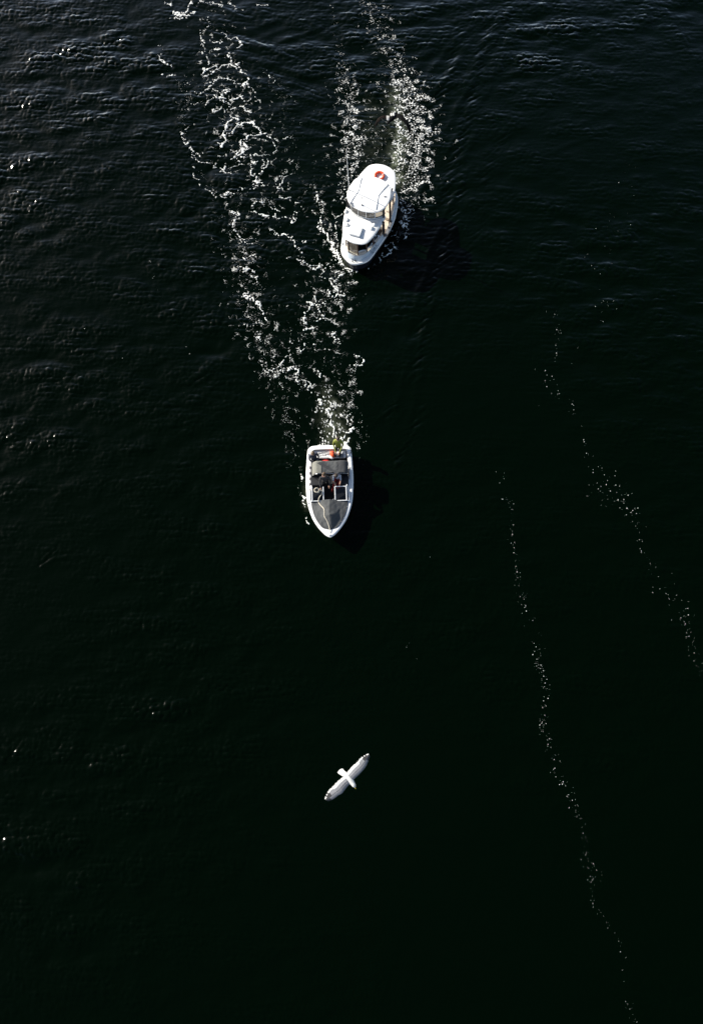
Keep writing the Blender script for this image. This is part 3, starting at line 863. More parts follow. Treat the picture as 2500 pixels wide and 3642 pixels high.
    nt.links.new(fr_.outputs[0], mr.inputs[0])
    pw_ = nt.nodes.new('ShaderNodeMath'); pw_.operation = 'POWER'; pw_.inputs[1].default_value = 1.5
    nt.links.new(mr.outputs[0], pw_.inputs[0])
    pm_ = nt.nodes.new('ShaderNodeMath'); pm_.operation = 'MULTIPLY'; pm_.inputs[1].default_value = 3.0; pm_.use_clamp = True
    nt.links.new(pw_.outputs[0], pm_.inputs[0])
    gl = nt.nodes.new('ShaderNodeBsdfGlossy'); gl.inputs['Roughness'].default_value = 0.17
    nt.links.new(bp.outputs[0], gl.inputs['Normal'])
    ms = nt.nodes.new('ShaderNodeMixShader')
    nt.links.new(pm_.outputs[0], ms.inputs[0]); nt.links.new(b.outputs[0], ms.inputs[1]); nt.links.new(gl.outputs[0], ms.inputs[2])
    nt.links.new(ms.outputs[0], nt.nodes['Material Output'].inputs[0])
    me.materials.append(m_)
    return o


AER = np.zeros(FX.shape, np.float32)
for L in ([(1402, 330, 24, .35), (1412, 420, 24, .5), (1418, 490, 28, .55), (1408, 570, 26, .65), (1410, 640, 24, .8)],
          [(1160, 1400, 26, .15), (1180, 1480, 34, .3), (1190, 1560, 30, .5), (1195, 1590, 22, .6)],
          [(1215, 880, 10, .3), (1240, 945, 14, .5)], [(1095, 1720, 12, .2), (1092, 1800, 12, .25)],
          [(1330, 390, 50, .05), (1330, 600, 50, .06)]):
    P = [at(x, y)[:2] for x, y, _, _ in L]
    sl = window(P, 1.2)
    for i in range(len(P) - 1):
        a, b_ = P[i], P[i + 1]
        ab = b_ - a
        t = np.clip(((FX[sl] - a[0]) * ab[0] + (FY[sl] - a[1]) * ab[1]) / float(ab @ ab), 0, 1)
        d = np.hypot(FX[sl] - a[0] - t * ab[0], FY[sl] - a[1] - t * ab[1])
        w = (L[i][2] + (L[i + 1][2] - L[i][2]) * t) * PX
        de = L[i][3] + (L[i + 1][3] - L[i][3]) * t
        AER[sl] = np.maximum(AER[sl], de * np.exp(-(d / w) ** 2))
water = water_sheet()

# keep foam out of the hulls
for (cx, cy, ang, lx, ly) in ((3.07, 32.33, R(63), 2.55, 1.16), (-.95, 17.4, R(83), 2.36, 1.0)):
    u = (FX - cx) * math.cos(ang) + (FY - cy) * math.sin(ang)
    v = -(FX - cx) * math.sin(ang) + (FY - cy) * math.cos(ang)
    F_all = np.where((np.abs(u / lx) ** 2.6 + np.abs(v / ly) ** 2.6) < 1, -1, F_all)

ysplit = at(1250, 1340)[1]
js = int((ysplit - fy0) / FC)
Fa, Fb = F_all[js - 1:, :], F_all[:js, :]
foam1 = contour_mesh('ferry_wake_foam', Fa, fx0, fy0 + FC * (js - 1), FC, M_foam)
tag(foam1, 'white curls, laces and specks of foam trailing behind and beside the ferry', 'foam', kind='stuff')
foam2 = contour_mesh('motorboat_wake_foam', Fb, fx0, fy0, FC, M_foam)
tag(foam2, 'narrow white foam streak churned up behind the stern of the open motor boat', 'foam', kind='stuff')


def flecks(name, line, label, seed, per):
    rnd = random.Random(seed)
    mb = MB()
    for i in range(len(line) - 1):
        (x0, y0, w0, n0), (x1, y1, w1, _) = line[i], line[i + 1]
        for k in range(n0):
            t = rnd.random()
            # clumps: half of the flecks huddle near a few spots
            if rnd.random() < 0.5: t = (0.25, 0.6, 0.85)[rnd.randrange(3)] + rnd.gauss(0, .05)
            w = w0 + (w1 - w0) * t
            px = x0 + (x1 - x0) * t + rnd.gauss(0, w * .6)
            py = y0 + (y1 - y0) * t + rnd.gauss(0, w * .4)
            c = at(px, py)
            s = 0.006 + 0.020 * rnd.random() ** 3.2
            if py > 2850: s *= .72
            a = rnd.random() * 6.28
            e = 0.45 + rnd.random() * .55
            n = 7
            z = float(sample(HZ, np.array([c[0]]), np.array([c[1]]))[0])
            dx = float(sample(DXX, np.array([c[0]]), np.array([c[1]]))[0])
            dy = float(sample(DYY, np.array([c[0]]), np.array([c[1]]))[0])
            vs = [(c[0] + dx, c[1] + dy, z + .012 + s * .5)]
            for q in range(n):
                an = 2 * math.pi * q / n
                r = s * (.75 + .5 * rnd.random())
                u, v = r * math.cos(an), r * e * math.sin(an)
                vs.append((c[0] + dx + u * math.cos(a) - v * math.sin(a), c[1] + dy + u * math.sin(a) + v * math.cos(a), z + .004))
            mb.add(vs, [(0, 1 + q, 1 + (q + 1) % n) for q in range(n)])
    o = mb.build(name, M_fleck, smooth=True)
    tag(o, label, 'foam', kind='stuff')
    return o


flecks('drifting_foam_line', [(1760,1640,20,7),(1798,1739,22,14),(1814,1816,16,10),(1820,1904,14,12),(1832,1997,16,18),(1845,2064,18,18),(1862,2136,18,14),(1900,2250,30,14),(1912,2345,18,30),
        (1932,2398,16,18),(1942,2465,16,14),(1929,2551,18,20),(1925,2591,16,18),(1959,2664,20,20),(1992,2770,20,20),(2032,2850,16,18),(2065,2922,14,10),(2081,3029,14,18),(2105,3095,22,18),(2100,3150,20,10),(2111,3228,14,8),
        (2164,3281,12,4),(2197,3340,12,5),(2215,3420,16,5),(2224,3493,18,8),(2231,3599,18,4),(2260,3642,14,1)],
       'thin dotted line of white foam flecks running down the dark water right of the gull', 5, 1)
flecks('drifting_foam_line', [(1963,1100,16,16),(1985,1190,14,6),(1981,1253,12,6),(1930,1330,40,10),(1975,1390,30,10),(2010,1413,14,8),(2062,1491,14,6),(2080,1600,18,10),(2120,1680,35,16),(2165,1735,55,44),(2205,1780,45,26),(2250,1830,22,10),
        (2273,1878,18,10),(2285,1980,16,6),(2320,2030,24,8),(2370,2100,30,12),(2425,2160,34,26),(2455,2259,26,16),(2475,2340,24,8),(2489,2412,14,2)],
       'dotted line of foam flecks along the right edge of the picture, with a dense clump', 9, 1)
flecks('drifting_foam_line', [(2250,560,30,10),(2230,740,60,14),(2110,880,60,12),(2160,1000,60,14),(2140,1130,30,8),(1420,2160,20,4),(1480,2400,20,3)],
       'sparse pale foam specks scattered over the black water on the far right', 13, 1)
flecks('drifting_foam_line', [(285,420,4,3),(515,905,5,2),(552,945,4,3),(545,995,4,3),(595,1100,5,3),(675,1268,4,3),(210,1145,4,2),(900,1530,4,2)],
       'few lone white specks of foam on the ruffled water left of the wake', 17, 1)

# ================================================================== FERRY
FO = (3.07, 32.33, 0.0)
FHEAD = math.atan2(-.891, -.454)
ferry = empty('ferry_boat', FO, FHEAD)
tag(ferry, 'small white passenger ferry with dark hull, raised wheelhouse and wood framed windows', 'ferry')
RAIL = [(2.63,0),(2.57,.22),(2.44,.45),(2.29,.66),(2.08,.81),(1.75,.92),(1.2,1.05),(.64,1.18),(0,1.29),(-.6,1.32),(-1.1,1.28),(-1.7,1.16),(-2.1,1.02),(-2.45,.75),(-2.65,.4),(-2.72,0)]
BULB = [(2.40,0),(2.37,.15),(2.30,.34),(2.09,.53),(1.85,.69),(1.57,.83),(1.0,1.02),(.58,1.13),(0,1.21),(-.6,1.23),(-1.1,1.19),(-1.7,1.06),(-2.1,.91),(-2.4,.66),(-2.56,.35),(-2.62,0)]
BULT = [(2.24,0),(2.20,.2),(2.06,.46),(1.80,.64),(1.3,.83),(.73,1.00),(.3,1.10),(-.3,1.17),(-.8,1.15),(-1.2,1.10),(-1.7,.99),(-2.1,.84),(-2.38,.60),(-2.5,.3),(-2.55,0)]
RAIL = [(x * .985, y * .98) for x, y in RAIL]
NL = 176
rail = mirror_loop(RAIL, NL, .80)


def sheer(loop, z0, k=.0):
    return [(x, y, z0 + k * max(0, x) ** 2) for x, y, z in loop]


hull = MB()
wl2 = mirror_loop([(x * .94 - .02, y * .80) for x, y in RAIL], NL, -.35)
wl1 = mirror_loop([(x * .965, y * .90) for x, y in RAIL], NL, .0)
wl0 = mirror_loop([(x * .99, y * .965) for x, y in RAIL], NL, .45)
top = mirror_loop(RAIL, NL, .68, inset=.035)
hull.loft([wl2, wl1, wl0, top], 0, cap0=True)
hull.build('hull', [M_navy], ferry, auto=35)
rr = MB()
rr.loft([top, mirror_loop(RAIL, NL, .69, inset=-.02), mirror_loop(RAIL, NL, .79, inset=-.02), mirror_loop(RAIL, NL, .815, inset=0), mirror_loop(RAIL, NL, .815, inset=.05), mirror_loop(RAIL, NL, .79, inset=.06)])
rr.build('rub_rail', M_white, ferry, auto=40)
bul_b = mirror_loop(BULB, NL, .79)
dk = MB()
dk.loft([mirror_loop(RAIL, NL, .785, inset=.05), bul_b])
dk.build('side_deck', M_white, ferry, auto=40)
door = lambda a, b: (-.44 < (a.x + b.x) / 2 < .50)
bul_t = mirror_loop(BULT, NL, 1.10)
bw = MB()
bw.loft([bul_b, mirror_loop([((a[0] * .35 + b[0] * .65), 0) for a, b in []] or BULT, NL, 1.10)], 0, skip=door)
bw.build('bulwark', M_bul, ferry, auto=40)
sill = MB()
bul_in = mirror_loop(BULT, NL, 1.105, inset=.11)
sill.loft([mirror_loop(BULT, NL, 1.10, inset=-.012), mirror_loop(BULT, NL, 1.118, inset=-.012), mirror_loop(BULT, NL, 1.118, inset=.11), mirror_loop(BULT, NL, 1.09, inset=.11)], 0, skip=door)
sill.build('window_sill', M_cream, ferry, auto=40)
inn = MB()
inn.loft([mirror_loop(BULT, NL, 1.09, inset=.11), mirror_loop(BULT, NL, .45, inset=.13)], 0, skip=door)
inn.build('cabin_lining', M_cream, ferry, auto=40)
fl = MB()
fl.add(mirror_loop(BULB, NL, .45, inset=.03), [tuple(range(NL))])
fl.build('cabin_floor', M_floor, ferry)
# door steps and jambs
for sd in (1, -1):
    st = MB()
    st.box((.03, sd * 1.19, .83), (.92, .16, .04))
    s_ = st.build('door_step', M_grey, ferry, bevel=.006)
    MB().box((.03, sd * 1.255, .853), (.90, .03, .012)).build('step_edge', M_steel, s_)
    MB().box((.03, sd * 1.12, .625), (.94, .02, .35)).build('step_riser', M_cream, ferry)
# benches
for sd in (1, -1):
    p = MB()
    pts = [(1.75, .38), (1.35, .55), (.95, .66), (.6, .76)]
    lo, hi = [], []
    for x, y in pts:
        yo = loop_y(bul_in, x) - .03
        lo.append((x, sd * y)); hi.append((x, sd * yo))
    for z0, z1 in ((.46, .70),):
        L0 = [(x, y, z0) for x, y in lo + hi[::-1]]
        L1 = [(x, y, z1) for x, y in lo + hi[::-1]]
        p.loft([L0, L1], 0, cap1=True)
    p.build('bench', M_cream, ferry, bevel=.02)
    p = MB()
    pts = [(-.7, .72), (-1.2, .70), (-1.7, .56), (-2.1, .34)]
    lo = [(x, sd * y) for x, y in pts]
    hi = [(x, sd * (loop_y(bul_in, x) - .03)) for x, y in pts]
    p.loft([[(x, y, .46) for x, y in lo + hi[::-1]], [(x, y, .70) for x, y in lo + hi[::-1]]], 0, cap1=True)
    p.build('bench', M_cream, ferry, bevel=.02)
MB().box((1.98, .02, .64), (.08, .30, .38), rz=.1).build('locker_door', M_locker, ferry, bevel=.01)

# front roof
FROOF = [(2.15,0),(2.12,.26),(2.05,.49),(1.87,.69),(1.47,.86),(1.12,.95),(.78,1.02),(.35,1.08),(.12,1.09)]


def roof_mesh(half, z, th, crown, back, mb, n=60, lip=.012):
    """domed plate whose port edge is `half`; straight back edge"""
    e = smooth_pts([(x, y) for x, y in half], n)[:, :2]
    full = [(x, y) for x, y in e] + [(x, -y) for x, y in e[::-1]][:-1] if e[0][1] == 0 else [(x, y) for x, y in e] + [(x, -y) for x, y in e[::-1]]
    full = [(x, -y) for x, y in e[::-1]][:-1] + [(x, y) for x, y in e]      # starboard back -> bow -> port back
    m = len(full)
    rings = []
    cx = sum(p[0] for p in full) / m
    for k, s in enumerate((1.0, .985, .93, .8, .6, .35, .05)):
        rings.append([((cx + (x - cx) * s) if k else x, y * s, z + (0 if k == 0 else crown * (1 - s ** 2) + lip)) for x, y in full])
    base = [(x, y, z - th) for x, y in full]
    mb.loft([base] + rings, 0, closed=True, cap0=True, cap1=True)
    return full


fr = MB()
# the roof is open under the wheelhouse: its back edge follows the wheelhouse front
fe = smooth_pts(FROOF, 50)[:, :2]
fr_full = [(x, -y) for x, y in fe[::-1]][:-1] + [(x, y) for x, y in fe]
PH = [(.60, 0), (.585, .3), (.47, .62), (.32, .84), (.14, 1.0)]
pe = smooth_pts(PH, 50)[:, :2]
ph_full = [(x, -y) for x, y in pe[::-1]][:-1] + [(x, y) for x, y in pe]
outer = [(x, y, 2.14) for x, y in fr_full]
L = [outer, [(x, y, 2.20) for x, y in fr_full]]
for s in (.03, .12, .3, .55, .8, .97):
    L.append([(x + (a - x) * s, y + (b - y) * s, 2.214 + .07 * math.sin(s * 2.2)) for (x, y), (a, b) in zip(fr_full, ph_full)])
L.append([(a - .03, b * .97, 2.10) for a, b in ph_full])
fr.loft(L, 0, closed=False)
fr.loft([outer, [(a - .03, b * .97, 2.10) for a, b in ph_full]], 0, closed=False)
froof = fr.build('front_roof', M_white, ferry, auto=40)
# hatch and cowl vents on the front roof
h = MB()
h.box((1.50, -.085, 2.325), (.56, .58, .13), rz=.02, taper=.97)
hatch = h.build('roof_hatch', M_white, froof, bevel=.012)
for y in (-.36, .19):
    MB().ball((1.79, y, 2.31), .022).build('hatch_catch', M_black, hatch)
for (x, y) in ((1.00, -.78), (1.28, -.68), (.54, -1.0), (.82, .69), (1.08, .62)):
    v = MB()
    ang = math.atan2(y, 3)
    pts = []
    for k in range(7):
        a = math.pi * k / 6
        pts.append((x, y + .085 * math.cos(a), 2.27 + .10 * math.sin(a)))
    lps = [[(x - .085, y + (yy - y), zz) for _, yy, zz in pts], [(x + .04, yy, zz) for _, yy, zz in pts], [(x + .10, y + (yy - y) * .7, 2.25 + (zz - 2.27) * .55) for _, yy, zz in pts]]
    v.loft(lps, 0, closed=False)
    v.add(lps[0], [tuple(range(7))], 0)
    vo = v.build('roof_vent', M_white, froof, auto=50)
    MB().box((x - .095, y, 2.29), (.012, .15, .10)).build('vent_slot', M_black, vo)
    MB().box((x, y - .10, 2.262), (.21, .018, .018)).build('vent_flange', M_black, vo)

# wheelhouse: low wall, mullions, panes
pw = MB()
off = lambda d: [(x - d * .0 + d, y * (1 + d)) for x, y in ph_full]
pw.loft([[(x, y, 2.20) for x, y in ph_full], [(x - .01, y, 2.36) for x, y in ph_full], [(x - .05, y * .96, 2.36) for x, y in ph_full], [(x - .05, y * .96, 2.16) for x, y in ph_full]], 0, closed=False)
wheel = pw.build('wheelhouse_front', M_white, ferry, auto=40)
tp = MB()
tp.loft([[(x - .03, y, 2.86) for x, y in ph_full], [(x - .04, y, 2.95) for x, y in ph_full], [(x - .09, y * .95, 2.95) for x, y in ph_full]], 0, closed=False)
tp.build('window_header', M_white, ferry)


def ph_at(y):
    return float(np.interp(y, [p[1] for p in ph_full], [p[0] for p in ph_full]))


mull = [-.97, -.70, -.275, .165, .605, .97]
for y in mull:
    x = ph_at(y)
    MB().tube([(x - .01, y, 2.34), (x - .035, y, 2.90)], .024, 6).build('mullion', M_white, wheel)
for a, b in zip(mull[:-1], mull[1:]):
    ys = np.linspace(a + .02, b - .02, 5)
    g = MB()
    g.loft([[(ph_at(y) - .015, y, 2.36) for y in ys], [(ph_at(y) - .035, y, 2.87) for y in ys]], 0, closed=False)
    pane = g.build('window_pane', M_tintglass, ferry, smooth=True)
    f = MB()
    lp = [(ph_at(y) - .008, y, 2.372) for y in ys] + [(ph_at(y) - .028, y, 2.862) for y in ys[::-1]]
    f.tube(lp + [lp[0]], .016, 5, cap=False)
    f.build('window_gasket', M_black, pane)
for sd in (1,):
    MB().box((.34, .72 * sd, .70), (.28, .42, .50)).build('added_dark_box', M_dkbrown, ferry, bevel=.015)  # dark box added to darken the shaded forward part of the port doorway
# helm inside the wheelhouse
MB().box((.36, -.05, 1.45), (.28, 1.5, .9)).build('helm_console', M_grey, ferry, bevel=.02)
MB().box((.30, .36, 2.02), (.24, .30, .22)).build('chart_box', M_white, ferry, bevel=.02)
t_ = MB()
ring_pts = [(.16 + .05 * math.sin(a), -.05 + .19 * math.cos(a), 1.95 + .19 * math.sin(a)) for a in np.linspace(0, 2 * math.pi, 25)]
t_.tube(ring_pts, .014, 6, cap=False)
for a in (0, 2.1, 4.2):
    t_.tube([(.16, -.05, 1.95), (.16 + .05 * math.sin(a), -.05 + .19 * math.cos(a), 1.95 + .19 * math.sin(a))], .010, 5)
t_.build('steering_wheel', M_dkbrown, ferry)
sb = MB(); sb.box((-.15, -.05, 1.0), (.34, .38, .10)); sb.box((-.30, -.05, 1.25), (.08, .38, .42)); sb.tube([(-.15, -.05, .45), (-.15, -.05, .96)], .04, 8)
sb.build('helm_seat', M_black, ferry, bevel=.02)

# wheelhouse roof
PROOF = [(.66,0),(.62,.32),(.52,.66),(.36,.88),(.13,1.04),(-.14,1.13),(-.45,1.15),(-.83,1.08),(-1.08,.99),(-1.32,.74),(-1.45,.40),(-1.50,0)]
pr = MB()
l0 = mirror_loop(PROOF, 120, 2.95, inset=.05)
loops = [l0, mirror_loop(PROOF, 120, 2.955), mirror_loop(PROOF, 120, 2.995)]
base = mirror_loop(PROOF, 120, 3.0)
cx0 = -.42
for s in (.985, .93, .8, .6, .35, .08):
    loops.append([(cx0 + (x - cx0) * s, y * s, 3.008 + .075 * (1 - s * s)) for x, y, z in base])
pr.loft(loops, 0, cap0=True, cap1=True)
proof = pr.build('wheelhouse_roof', M_white, ferry, auto=40)


def proof_z(x, y):
    s = max(abs(y) / 1.15, abs(x - cx0) / 1.08)
    return 3.008 + .075 * max(0, 1 - s * s)


for pts in ([(-1.21, -.72), (-.41, -.59), (.45, -.80)], [(-1.30, .75), (-.45, .50), (.36, .64)]):
    P = []
    for (a, b) in zip(pts[:-1], pts[1:]):
        for t in np.linspace(0, 1, 8)[:-1]:
            x, y = a[0] + (b[0] - a[0]) * t, a[1] + (b[1] - a[1]) * t
            P.append((x, y, proof_z(x, y) + .008))
    P.append((pts[-1][0], pts[-1][1], proof_z(*pts[-1]) + .008))
    r_ = MB(); r_.tube(P, .018, 6); r_.build('roof_rail', M_white, proof, smooth=True)
# aerials, horn, pad and wire on the wheelhouse roof
an = MB()
an.tube([(-.32, -1.09, 3.0), (-.32, -1.09, 3.12)], .022, 8)
ao = an.build('aerial_base', M_black, ferry)
MB().tube([(-.32, -1.09, 3.1), (-.325, -1.085, 4.8), (-.335, -1.075, 6.62)], [.017, .015, .010], 6).build('whip_aerial', M_white, ferry)
ms = MB(); ms.tube([(.34, -.12, 3.02), (.34, -.12, 3.10)], .03, 8); ms.box((.36, -.14, 3.06), (.05, .06, .08))
ms.build('mast_foot', M_grey, ferry)
mt = MB(); mt.tube([(.34, -.12, 3.08), (.34, -.12, 3.72)], .011, 6)
mt = mt.build('mast', M_white, ferry)
MB().ball((.34, -.12, 3.74), .026).build('mast_light', M_grey, mt)
hn = MB()
hn.tube([(.42, -.76, 3.05), (.49, -.74, 3.06), (.55, -.73, 3.06)], [.014, .02, .04], 8)
hn.tube([(.38, -.66, 3.05), (.47, -.64, 3.06), (.53, -.63, 3.06)], [.014, .02, .04], 8)
hn.box((.40, -.70, 3.03), (.07, .14, .04))
hn.build('horn', M_steel, ferry)
MB().box((-.51, .85, 3.05), (.05, .11, .035), rz=.5).build('deck_light', M_grey, ferry)
w_ = MB()
w_.tube([(-.32, -1.05, proof_z(-.32, -1.05) + .008), (-.30, -.75, proof_z(-.3, -.75) + .012), (-.18, -.5, proof_z(-.18, -.5) + .006), (-.05, -.32, proof_z(-.05, -.32) + .003)], .004, 5)
w_.build('aerial_cable', M_white, ferry)

# stern roof
SROOF = [(-2.74,0),(-2.71,.22),(-2.65,.44),(-2.50,.68),(-2.34,.80),(-1.98,.94),(-1.6,1.05),(-1.25,1.11),(-.85,1.12)]
sr = MB()
se = smooth_pts(SROOF, 50)[:, :2]
s_full = [(x, -y) for x, y in se[::-1]][:-1] + [(x, y) for x, y in se]
cx1 = -1.5
sl_ = [[(x, y, 2.33) for x, y in s_full], [(x, y, 2.39) for x, y in s_full]]
for s in (.985, .92, .78, .55, .3, .05):
    sl_.append([(cx1 + (x - cx1) * s if x < cx1 else x, y * s, 2.402 + .05 * (1 - s * s)) for x, y in s_full])
sr.loft(sl_, 0, closed=False)
sr.add([(x, y, 2.33) for x, y in s_full], [tuple(range(len(s_full)))], 0)
sr.build('stern_roof', M_white, ferry, auto=40)
hr = MB(); hr.tube([(-1.32, .93, 2.44), (-1.28, .95, 2.62), (-1.10, .98, 2.66), (-.98, 1.0, 2.60), (-.95, 1.0, 2.44)], .014, 6)
hr.build('grab_rail', M_grey, ferry)
cp = MB(); cp.box((-.86, 1.03, 2.30), (.10, .14, .30)); cp.build('roof_corner', M_white, ferry, bevel=.03)

# posts
for (x, sd, top_z, w, m) in ((1.80, 1, 2.15, .045, M_brown), (1.30, 1, 2.15, .045, M_brown), (.75, 1, 2.15, .045, M_brown),
                             (1.80, -1, 2.15, .045, M_brown), (1.30, -1, 2.15, .045, M_brown), (.75, -1, 2.15, .045, M_brown),
                             (-1.38, 1, 2.34, .05, M_brown), (-1.38, -1, 2.34, .05, M_brown), (-2.1, 1, 2.34, .05, M_brown), (-2.1, -1, 2.34, .05, M_brown)):
    y = loop_y(bul_t, x) - .05
    MB().tube([(x, sd * y, 1.10), (x - .02, sd * (y - .02), top_z)], w * .75, 6).build('window_post', m, ferry)
for (x, y) in ((2.15, .20), (2.15, -.33)):
    MB().tube([(x, y, 1.10), (x - .02, y, 2.15)], .036, 6).build('window_post', M_brown, ferry)
for sd in (1, -1):
    MB().box((.50, sd * 1.09, 1.55), (.09, .12, 1.42)).build('door_post', M_dkbrown, ferry, bevel=.012)
    MB().box((.21, sd * 1.02, 2.57), (.15, .07, .76)).build('wheelhouse_post', M_black, ferry, bevel=.01)
    MB().box((-.47, sd * 1.13, 1.88), (.10, .09, 2.10)).build('door_post', M_dkbrown, ferry, bevel=.012)
    MB().box((-.47, sd * 1.03, 2.88), (1.46, .05, .13)).build('door_header', M_black, ferry, bevel=.01)
    MB().box((-.84, sd * 1.03, 2.62), (.05, .05, .52)).build('wheelhouse_post', M_black, ferry, bevel=.01)
# panes of the lower cabin
for sd in (1, -1):
    seq = [(2.15, .20 if sd > 0 else .33), (1.80, None), (1.30, None), (.75, None), (.53, None)]
    pts = [(x, (loop_y(bul_t, x) - .05) if y is None else y) for x, y in seq]
    for (a, b) in zip(pts[:-1], pts[1:]):
        MB().add([(a[0], sd * a[1], 1.12), (b[0], sd * b[1], 1.12), (b[0] - .02, sd * (b[1] - .02), 2.13), (a[0] - .02, sd * (a[1] - .02), 2.13)], [(0, 1, 2, 3)]).build('window_pane', M_glass, ferry)
MB().add([(2.16, .20, 1.12), (2.16, -.33, 1.12), (2.14, -.33, 2.13), (2.14, .20, 2.13)], [(0, 1, 2, 3)]).build('window_pane', M_glass, ferry)
# bow fittings, scuppers along the rail
for (x, y, r) in ((2.47, -.02, .030), (2.36, -.06, .024), (2.40, .12, .036)):
    c = MB(); c.tube([(x, y, .79), (x, y, .86)], r * .6, 8); c.tube([(x, y - .05, .87), (x, y + .05, .87)], r * .7, 8)
    c.build('mooring_cleat', M_black, ferry)
for x in (1.62, .62, -.55, -1.35):
    yy = loop_y(rail, x)
    for sd in (1, -1):
        MB().box((x, sd * (yy - .06), .80), (.09, .035, .03), rz=-sd * .2).build('scupper', M_black, ferry)
# name in script on the bulwark, port side; small pale row of marks under the rail
SCRIPT = [[(.02, .75), (.06, .95), (.09, .8), (.04, .3), (.02, .05), (.08, .12), (.13, .2)], [(.15, .1), (.16, .45)], [(.19, .1), (.20, .42), (.23, .4), (.24, .1)],
          [(.31, .4), (.27, .35), (.27, .12), (.31, .15), (.33, .9), (.32, .1)], [(.38, .4), (.35, .3), (.36, .1), (.39, .2), (.40, .1)],
          [(.46, .98), (.45, .05)], [(.53, .9), (.46, .5), (.54, .05), (.57, .12)]]
lt = MB()
for s in SCRIPT:
    P = []
    for u, v in s:
        x = 1.72 - u * 1.0
        z = .85 + .21 * v
        k = (z - .79) / .31
        y = loop_y(bul_b, x) * (1 - k) + loop_y(bul_t, x) * k + .008
        P.append((x, y, z))
    lt.tube(P, .009, 5)
lt.build('name_lettering', M_letter, ferry)
pl = MB()
for k in range(9):
    x = 2.52 - .030 * k
    y0 = loop_y(top, x) + .004
    pl.tube([(x, y0 - .012, .56), (x - .006, y0 - .004, .60)], .006, 4)
pl.build('hull_marking', M_pale, ferry)['kind'] = 'stuff'

# life ring lying on the stern roof
fm = ferry.matrix_world
lr = empty('life_ring', (0, 0, 0))
FM = Matrix.Translation(FO) @ Matrix.Rotation(FHEAD, 4, 'Z')
lr.matrix_world = FM @ Matrix.Translation((-1.95, .03, 2.452)) @ Matrix.Rotation(R(2), 4, 'Y')
tag(lr, 'orange red life ring lying flat on the white stern roof of the ferry', 'life ring')
tr = MB()
nu, nv = 40, 12
vs, fs = [], []
for i in range(nu):
    a = 2 * math.pi * i / nu
    for j in range(nv):
        b = 2 * math.pi * j / nv
        r = .225 + .062 * math.cos(b)
        vs.append((r * math.cos(a), r * math.sin(a), .062 + .06 * math.sin(b)))
for i in range(nu):
    for j in range(nv):
        fs.append((i * nv + j, ((i + 1) % nu) * nv + j, ((i + 1) % nu) * nv + (j + 1) % nv, i * nv + (j + 1) % nv))
tr.add(vs, fs)
tr.build('ring', M_red, lr, smooth=True)
for q in range(4):
    a = q * math.pi / 2 + .6
    P = [((.225 + .068 * math.cos(b)) * math.cos(a), (.225 + .068 * math.cos(b)) * math.sin(a), .062 + .066 * math.sin(b)) for b in np.linspace(0, 2 * math.pi, 13)]
    MB().tube(P, .018, 5, cap=False).build('ring_band', M_white if q == 1 else M_red, lr, smooth=True)


